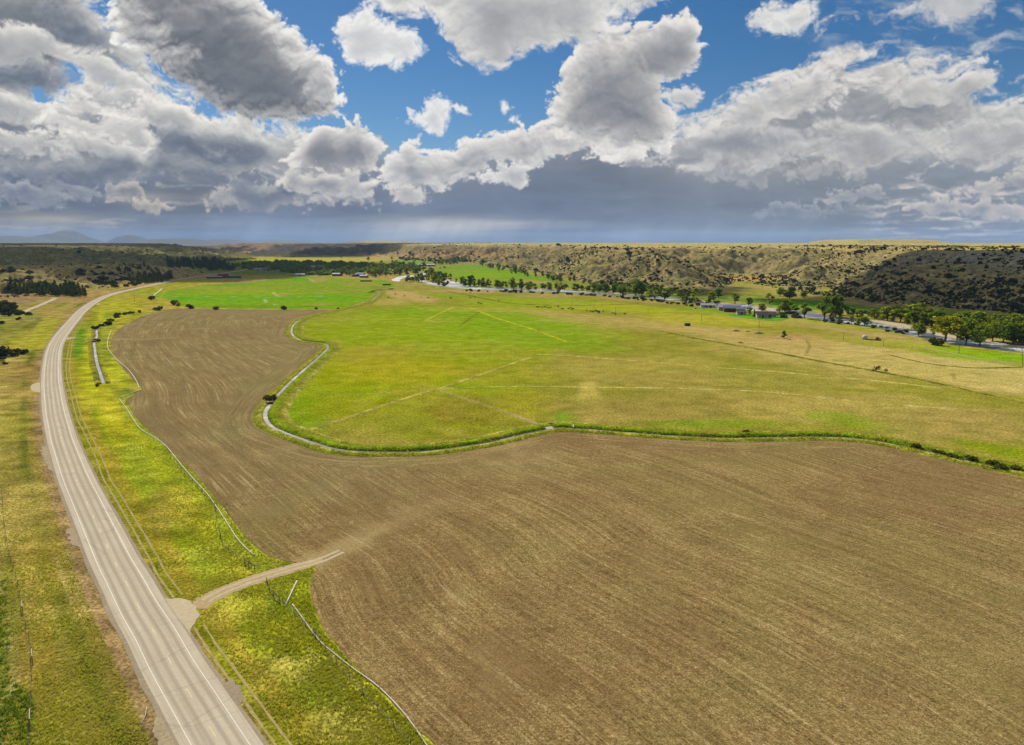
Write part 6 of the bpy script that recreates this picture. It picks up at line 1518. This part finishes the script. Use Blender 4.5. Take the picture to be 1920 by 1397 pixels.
# ================================================================ cattle
def make_cow():
    import bmesh
    P = [(0,0,1.05),(.55,0,1.10),(.95,0,1.12),(1.25,0,1.28),(1.55,0,1.0),(1.72,0,.62),(1.80,0,.42),(-.55,0,1.08),(-.85,0,1.12),(-.98,0,.85),(-1.0,0,.4),
         (.75,.24,.75),(.78,.25,.4),(.76,.25,.02),(.75,-.24,.75),(.72,-.25,.4),(.76,-.25,.02),(-.72,.24,.8),(-.86,.25,.45),(-.78,.25,.02),(-.72,-.24,.8),(-.86,-.25,.45),(-.80,-.25,.02),(1.5,.18,.98),(1.5,-.18,.98)]
    E = [(0,1),(1,2),(2,3),(3,4),(4,5),(5,6),(0,7),(7,8),(8,9),(9,10),(1,11),(11,12),(12,13),(1,14),(14,15),(15,16),(7,17),(17,18),(18,19),(7,20),(20,21),(21,22),(4,23),(4,24)]
    R = [.42,.40,.34,.22,.19,.13,.09,.40,.28,.05,.04,.13,.07,.06,.13,.07,.06,.17,.08,.06,.17,.08,.06,.04,.04]
    me = bpy.data.meshes.new('c'); me.from_pydata(P, E, []); o = bpy.data.objects.new('c', me); COL.objects.link(o)
    o.modifiers.new('s', 'SKIN'); sv = me.skin_vertices[0].data
    for i, r in enumerate(R): sv[i].radius = (r, r)
    sv[0].use_root = True
    o.modifiers.new('d', 'SUBSURF').levels = 1
    dg = bpy.context.evaluated_depsgraph_get(); m2 = bpy.data.meshes.new_from_object(o.evaluated_get(dg)); bpy.data.objects.remove(o)
    m2.name = 'cow'; m2.materials.clear(); m2.materials.append(simple('black_hide', (38, 34, 32), .8, .2, 3.)); m2.polygons.foreach_set('use_smooth', [True] * len(m2.polygons))
    return m2
cow = make_cow()
def cows(pts, label, group):
    for i, (x, y) in enumerate(pts):
        o = bpy.data.objects.new('cow', cow); COL.objects.link(o); p = G(x, y); o.location = (p[0], p[1], .05); o.rotation_euler = (0, 0, random.uniform(0, 6.28)); s = random.uniform(1.0, 1.35) ; o.scale = (s, s, s)
        tag(o, label if isinstance(label, str) else label[i], 'cow', group)
z6 = lambda L: [(960 + a / 6, 541 + b / 6) for a, b in L]
cows(z6([(285,215),(305,215),(340,219),(370,218),(405,225),(432,222)]), 'black cow in the loose string grazing left of the middle herd', 'cattle in the left string')
cows(z6([(520,213),(570,240),(640,237),(660,220),(672,241),(686,238)]), 'black cow in the small middle bunch on the open pasture', 'cattle in the middle bunch')
cows(z6([(840,260),(880,262),(905,265),(912,268),(935,262),(944,259),(952,258),(962,266),(968,272),(975,280),(980,262)]), 'black cow in the tightest herd, left of the paired utility pole', 'cattle in the tight herd')
cows(z6([(1025,265),(1130,285),(1160,290),(1163,296),(1272,294)]), ['lone black cow just right of the tightest herd', 'left cow of three below the utility pole', 'middle cow of three below the utility pole', 'right cow of three below the utility pole', 'lone black cow farthest right on the open pasture'], 'cattle right of the tight herd')
cows([(760 + a / 4.8, 421 + b / 4.8) for a, b in [(140,660),(205,665),(360,658),(410,668),(545,605),(585,618),(640,578),(583,665),(625,660),(655,712),(690,715),(678,718),(805,660),(840,690)]], 'black cow scattered thinly on the green pasture below the white river bend', 'cattle below the river bend')
cows([(741,553),(758,556),(728,559)], ['black cow in the middle of three on the bare tan slope by the canal', 'black cow right of the other two on the bare tan slope by the canal', 'black cow nearest the canal on the bare tan slope'], 'cattle on the tan slope')

# ================================================================ light, clouds, sky, air
sd = Vector((math.sin(SUN_AZ) * math.cos(SUN_EL), math.cos(SUN_AZ) * math.cos(SUN_EL), math.sin(SUN_EL)))
sun = bpy.data.lights.new('sun', 'SUN'); sun.energy = 4.85; sun.angle = math.radians(.53); sun.color = (1., .92, .78)
so = bpy.data.objects.new('sun', sun); COL.objects.link(so); so.rotation_euler = (-sd).to_track_quat('-Z', 'Y').to_euler(); so.location = sd * 3000

M_SHADE_CLOUD = bpy.data.materials.new('cloud'); t = NT(M_SHADE_CLOUD)
t.out(t.n('ShaderNodeMixShader', {0: .35, 1: t.n('ShaderNodeBsdfDiffuse', {'Color': (.85, .86, .88, 1)}).outputs[0], 2: t.n('ShaderNodeBsdfTranslucent', {'Color': (.8, .82, .85, 1)}).outputs[0]}).outputs[0])
def cloud(pts, alt, thick, seed, step):
    """an unseen cloud added at altitude `alt`, shaped by the shade it casts on the land points given"""
    P = np.array([G(a, b, c) for a, b, c in pts]); off = sd / sd.z
    B = P[:, :2] + (alt - P[:, 2:3]) * np.array([[off.x, off.y]])
    B = smooth_line(B, step * .5, True)
    lo, hi = B.min(0) - step, B.max(0) + step
    X, Y = np.meshgrid(np.arange(lo[0], hi[0], step), np.arange(lo[1], hi[1], step)); x = X.ravel(); y = Y.ravel()
    s = poly_sd(x, y, B) + step * 1.5 * fbm(x / (step * 6), y / (step * 6), 4, seed) + step * .6
    keep_ = s > 0
    W = X.shape[1]; idx = -np.ones(len(x), int); idx[keep_] = np.arange(keep_.sum())
    w = np.sqrt(np.clip(s[keep_] / (step * 6), 0, 1)); bl = fbm(x[keep_] / (step * 4), y[keep_] / (step * 4), 5, seed + 3, billow=True)
    zt = alt + thick * .35 * w * (.6 + .9 * np.clip(bl + .4, 0, 1.4)); zb = alt - thick * .30 * w * (1 + .6 * bl)
    n = len(w); V = np.concatenate([np.stack([x[keep_], y[keep_], zt], 1), np.stack([x[keep_], y[keep_], zb - 1], 1)])
    r, c = X.shape; g = idx.reshape(r, c); a, b_, cc, d = g[:-1, :-1], g[:-1, 1:], g[1:, 1:], g[1:, :-1]
    ok = (a >= 0) & (b_ >= 0) & (cc >= 0) & (d >= 0); q = np.stack([a[ok], b_[ok], cc[ok], d[ok]], -1)
    ed = {}
    for f in q:
        for i in range(4):
            e = (f[i], f[(i + 1) % 4]); 
            if (e[1], e[0]) in ed: del ed[(e[1], e[0])]
            else: ed[e] = 1
    side = np.array([(e[1], e[0], e[0] + n, e[1] + n) for e in ed])
    o = mesh_np('cloud', V, [q, q[:, ::-1] + n, side], M_SHADE_CLOUD, smooth=True); tag(o, kind='stuff'); return o
cloud([(-200,503,27),(60,503,27),(180,504,26),(225,509,16),(300,527,0),(400,530,0),(480,525,0),(560,517,0),(640,509,0),(720,503,0),(780,498,0),(730,494,0),(640,491.5,0),(520,491,0),(430,485,0),(330,478,20),(200,471,40),(60,465,50),(-200,463,50)], 2600, 120, 11, 50)
cloud([(1290,558,0),(1400,562,0),(1500,571,0),(1620,583,0),(1720,590,0),(1820,601,0),(1920,611,0),(2150,636,0),(2250,560,30),(2150,470,58),(1920,468,58),(1770,469,57),(1700,477,52),(1645,490,40),(1590,514,20),(1550,542,0),(1510,560,0)], 1700, 90, 12, 40)
cloud([(1480,466.5,52),(1600,466,52),(1800,467,52),(1800,463,52),(1650,462,52),(1500,463,52)], 3400, 140, 13, 90)
cloud([(545,482,0),(640,482,0),(720,480,0),(830,476,0),(850,464,40),(700,461,45),(600,461,45),(545,466,35)], 4600, 160, 14, 130)
cloud([(1235,510,25),(1245,482,52),(1290,476,56),(1330,488,46),(1410,512,15),(1430,530,5),(1370,540,0),(1300,525,20)], 1900, 80, 15, 28)  # added out of view only to darken this bluff slope and draw
cloud([(-250,464,40),(60,463,45),(200,466,40),(330,467,40),(400,470,20),(452,472,0),(458,459,40),(300,458.3,40),(0,458.3,40),(-250,458.3,40)], 7000, 200, 16, 170)


def build_world():
    A = sky_face()
    a = A[..., 3:]; A[..., :3] = np.where(a > 1e-3, A[..., :3] / np.maximum(a, 1e-3), 0)
    img = bpy.data.images.new('cloud_deck', A.shape[1], A.shape[0], alpha=True, float_buffer=True)
    img.colorspace_settings.name = 'Linear Rec.709'; img.alpha_mode = 'CHANNEL_PACKED'
    img.pixels.foreach_set(np.ascontiguousarray(A).ravel()); img.update(); img.pack()
    w = bpy.data.worlds.new('World'); scene.world = w; w.use_nodes = True; t = NT(w)
    dirn = t.n('ShaderNodeTexCoord').outputs['Generated']; s = t.n('ShaderNodeSeparateXYZ', {0: dirn})
    yy = t.math('MAXIMUM', s.outputs[1], .02)
    u = t.math('DIVIDE', s.outputs[0], yy); v = t.math('DIVIDE', s.outputs[2], yy)
    uv = t.n('ShaderNodeCombineXYZ', {0: t.math('MULTIPLY_ADD', u, .5, .5), 1: t.rng(v, -.03, .44)}).outputs[0]
    im = t.n('ShaderNodeTexImage', {0: uv}, image=img, extension='EXTEND', interpolation='Cubic')
    front = t.math('MULTIPLY', t.math('GREATER_THAN', s.outputs[1], .05), t.math('MULTIPLY', t.rng(t.math('ABSOLUTE', u), .99, .9), t.rng(v, .435, .38)))
    ac = t.math('MULTIPLY', im.outputs[1], front)
    sky = t.n('ShaderNodeTexSky', sky_type='NISHITA', sun_disc=False, sun_elevation=SUN_EL, sun_rotation=SUN_AZ, altitude=1200., air_density=1., dust_density=.2, ozone_density=3.5)
    hs = t.n('ShaderNodeHueSaturation', {'Saturation': SKY_SAT, 'Value': .70, 'Color': sky.outputs[0]}).outputs[0]
    bg = t.n('ShaderNodeBackground', {0: hs, 1: SKY_STR}).outputs[0]
    # broken cloud over the rest of the sky
    h = t.math('ADD', t.math('MAXIMUM', s.outputs[2], 0.), .18)
    pv = t.n('ShaderNodeCombineXYZ', {0: t.math('DIVIDE', s.outputs[0], h), 1: t.math('DIVIDE', s.outputs[1], h), 2: 0.}).outputs[0]
    n1 = t.noise(pv, .9, 8., .58, .3); n2 = t.noise(pv, .7, 5., .5)
    cov = t.math('MULTIPLY', t.rng(n1, .42, .55), t.math('SUBTRACT', 1., front))
    cc = t.ramp(t.rng(n2, .35, .65), [(0., (.40, .44, .50)), (1., (.95, .94, .92))])
    k = 2 ** -EXPO * CLOUD_GAIN
    c2 = t.n('ShaderNodeBackground', {0: cc, 1: k}).outputs[0]; c1 = t.n('ShaderNodeBackground', {0: im.outputs[0], 1: k}).outputs[0]
    m = t.n('ShaderNodeMixShader', {0: cov, 1: bg, 2: c2}).outputs[0]
    m = t.n('ShaderNodeMixShader', {0: ac, 1: m, 2: c1}).outputs[0]
    t.n('ShaderNodeOutputWorld', {0: m})
    w.cycles.sampling_method = 'MANUAL'; w.cycles.sample_map_resolution = 1024
SKY_STR, SKY_SAT, CLOUD_GAIN = .050, 1.28, .97
build_world()

def build_haze(dens):
    m = bpy.data.materials.new('haze'); m.use_nodes = True; nt = m.node_tree; nt.nodes.clear()
    o = nt.nodes.new('ShaderNodeOutputMaterial'); v = nt.nodes.new('ShaderNodeVolumePrincipled')
    v.inputs['Color'].default_value = (.28, .42, .70, 1); v.inputs['Density'].default_value = dens; v.inputs['Anisotropy'].default_value = .1
    nt.links.new(v.outputs[0], o.inputs['Volume'])
    mb = MB(); mb.box(-FAR - 800, FAR + 800, -FAR - 800, FAR + 800, -94, 470); ob = mb.build('haze', m); tag(ob, kind='stuff')
HAZE = 2.7e-5
if HAZE: build_haze(HAZE)

cam = bpy.data.cameras.new('camera'); cam.sensor_width = 36; cam.sensor_fit = 'HORIZONTAL'; cam.lens = 36 * F / 1920; cam.clip_start = 1; cam.clip_end = 90000
co = bpy.data.objects.new('camera', cam); COL.objects.link(co); co.location = (0, 0, HC); co.rotation_euler = (math.pi / 2 - PITCH, 0, 0); scene.camera = co
vs = scene.view_settings; vs.view_transform = 'Standard'; vs.look = 'None'; vs.exposure = EXPO; vs.gamma = 1.
scene.render.engine = 'CYCLES'
cy = scene.cycles; cy.max_bounces = 6; cy.diffuse_bounces = 3; cy.glossy_bounces = 2; cy.transmission_bounces = 3; cy.volume_bounces = 0; cy.use_denoising = True; cy.denoiser = 'OPENIMAGEDENOISE'
scene.render.film_transparent = False
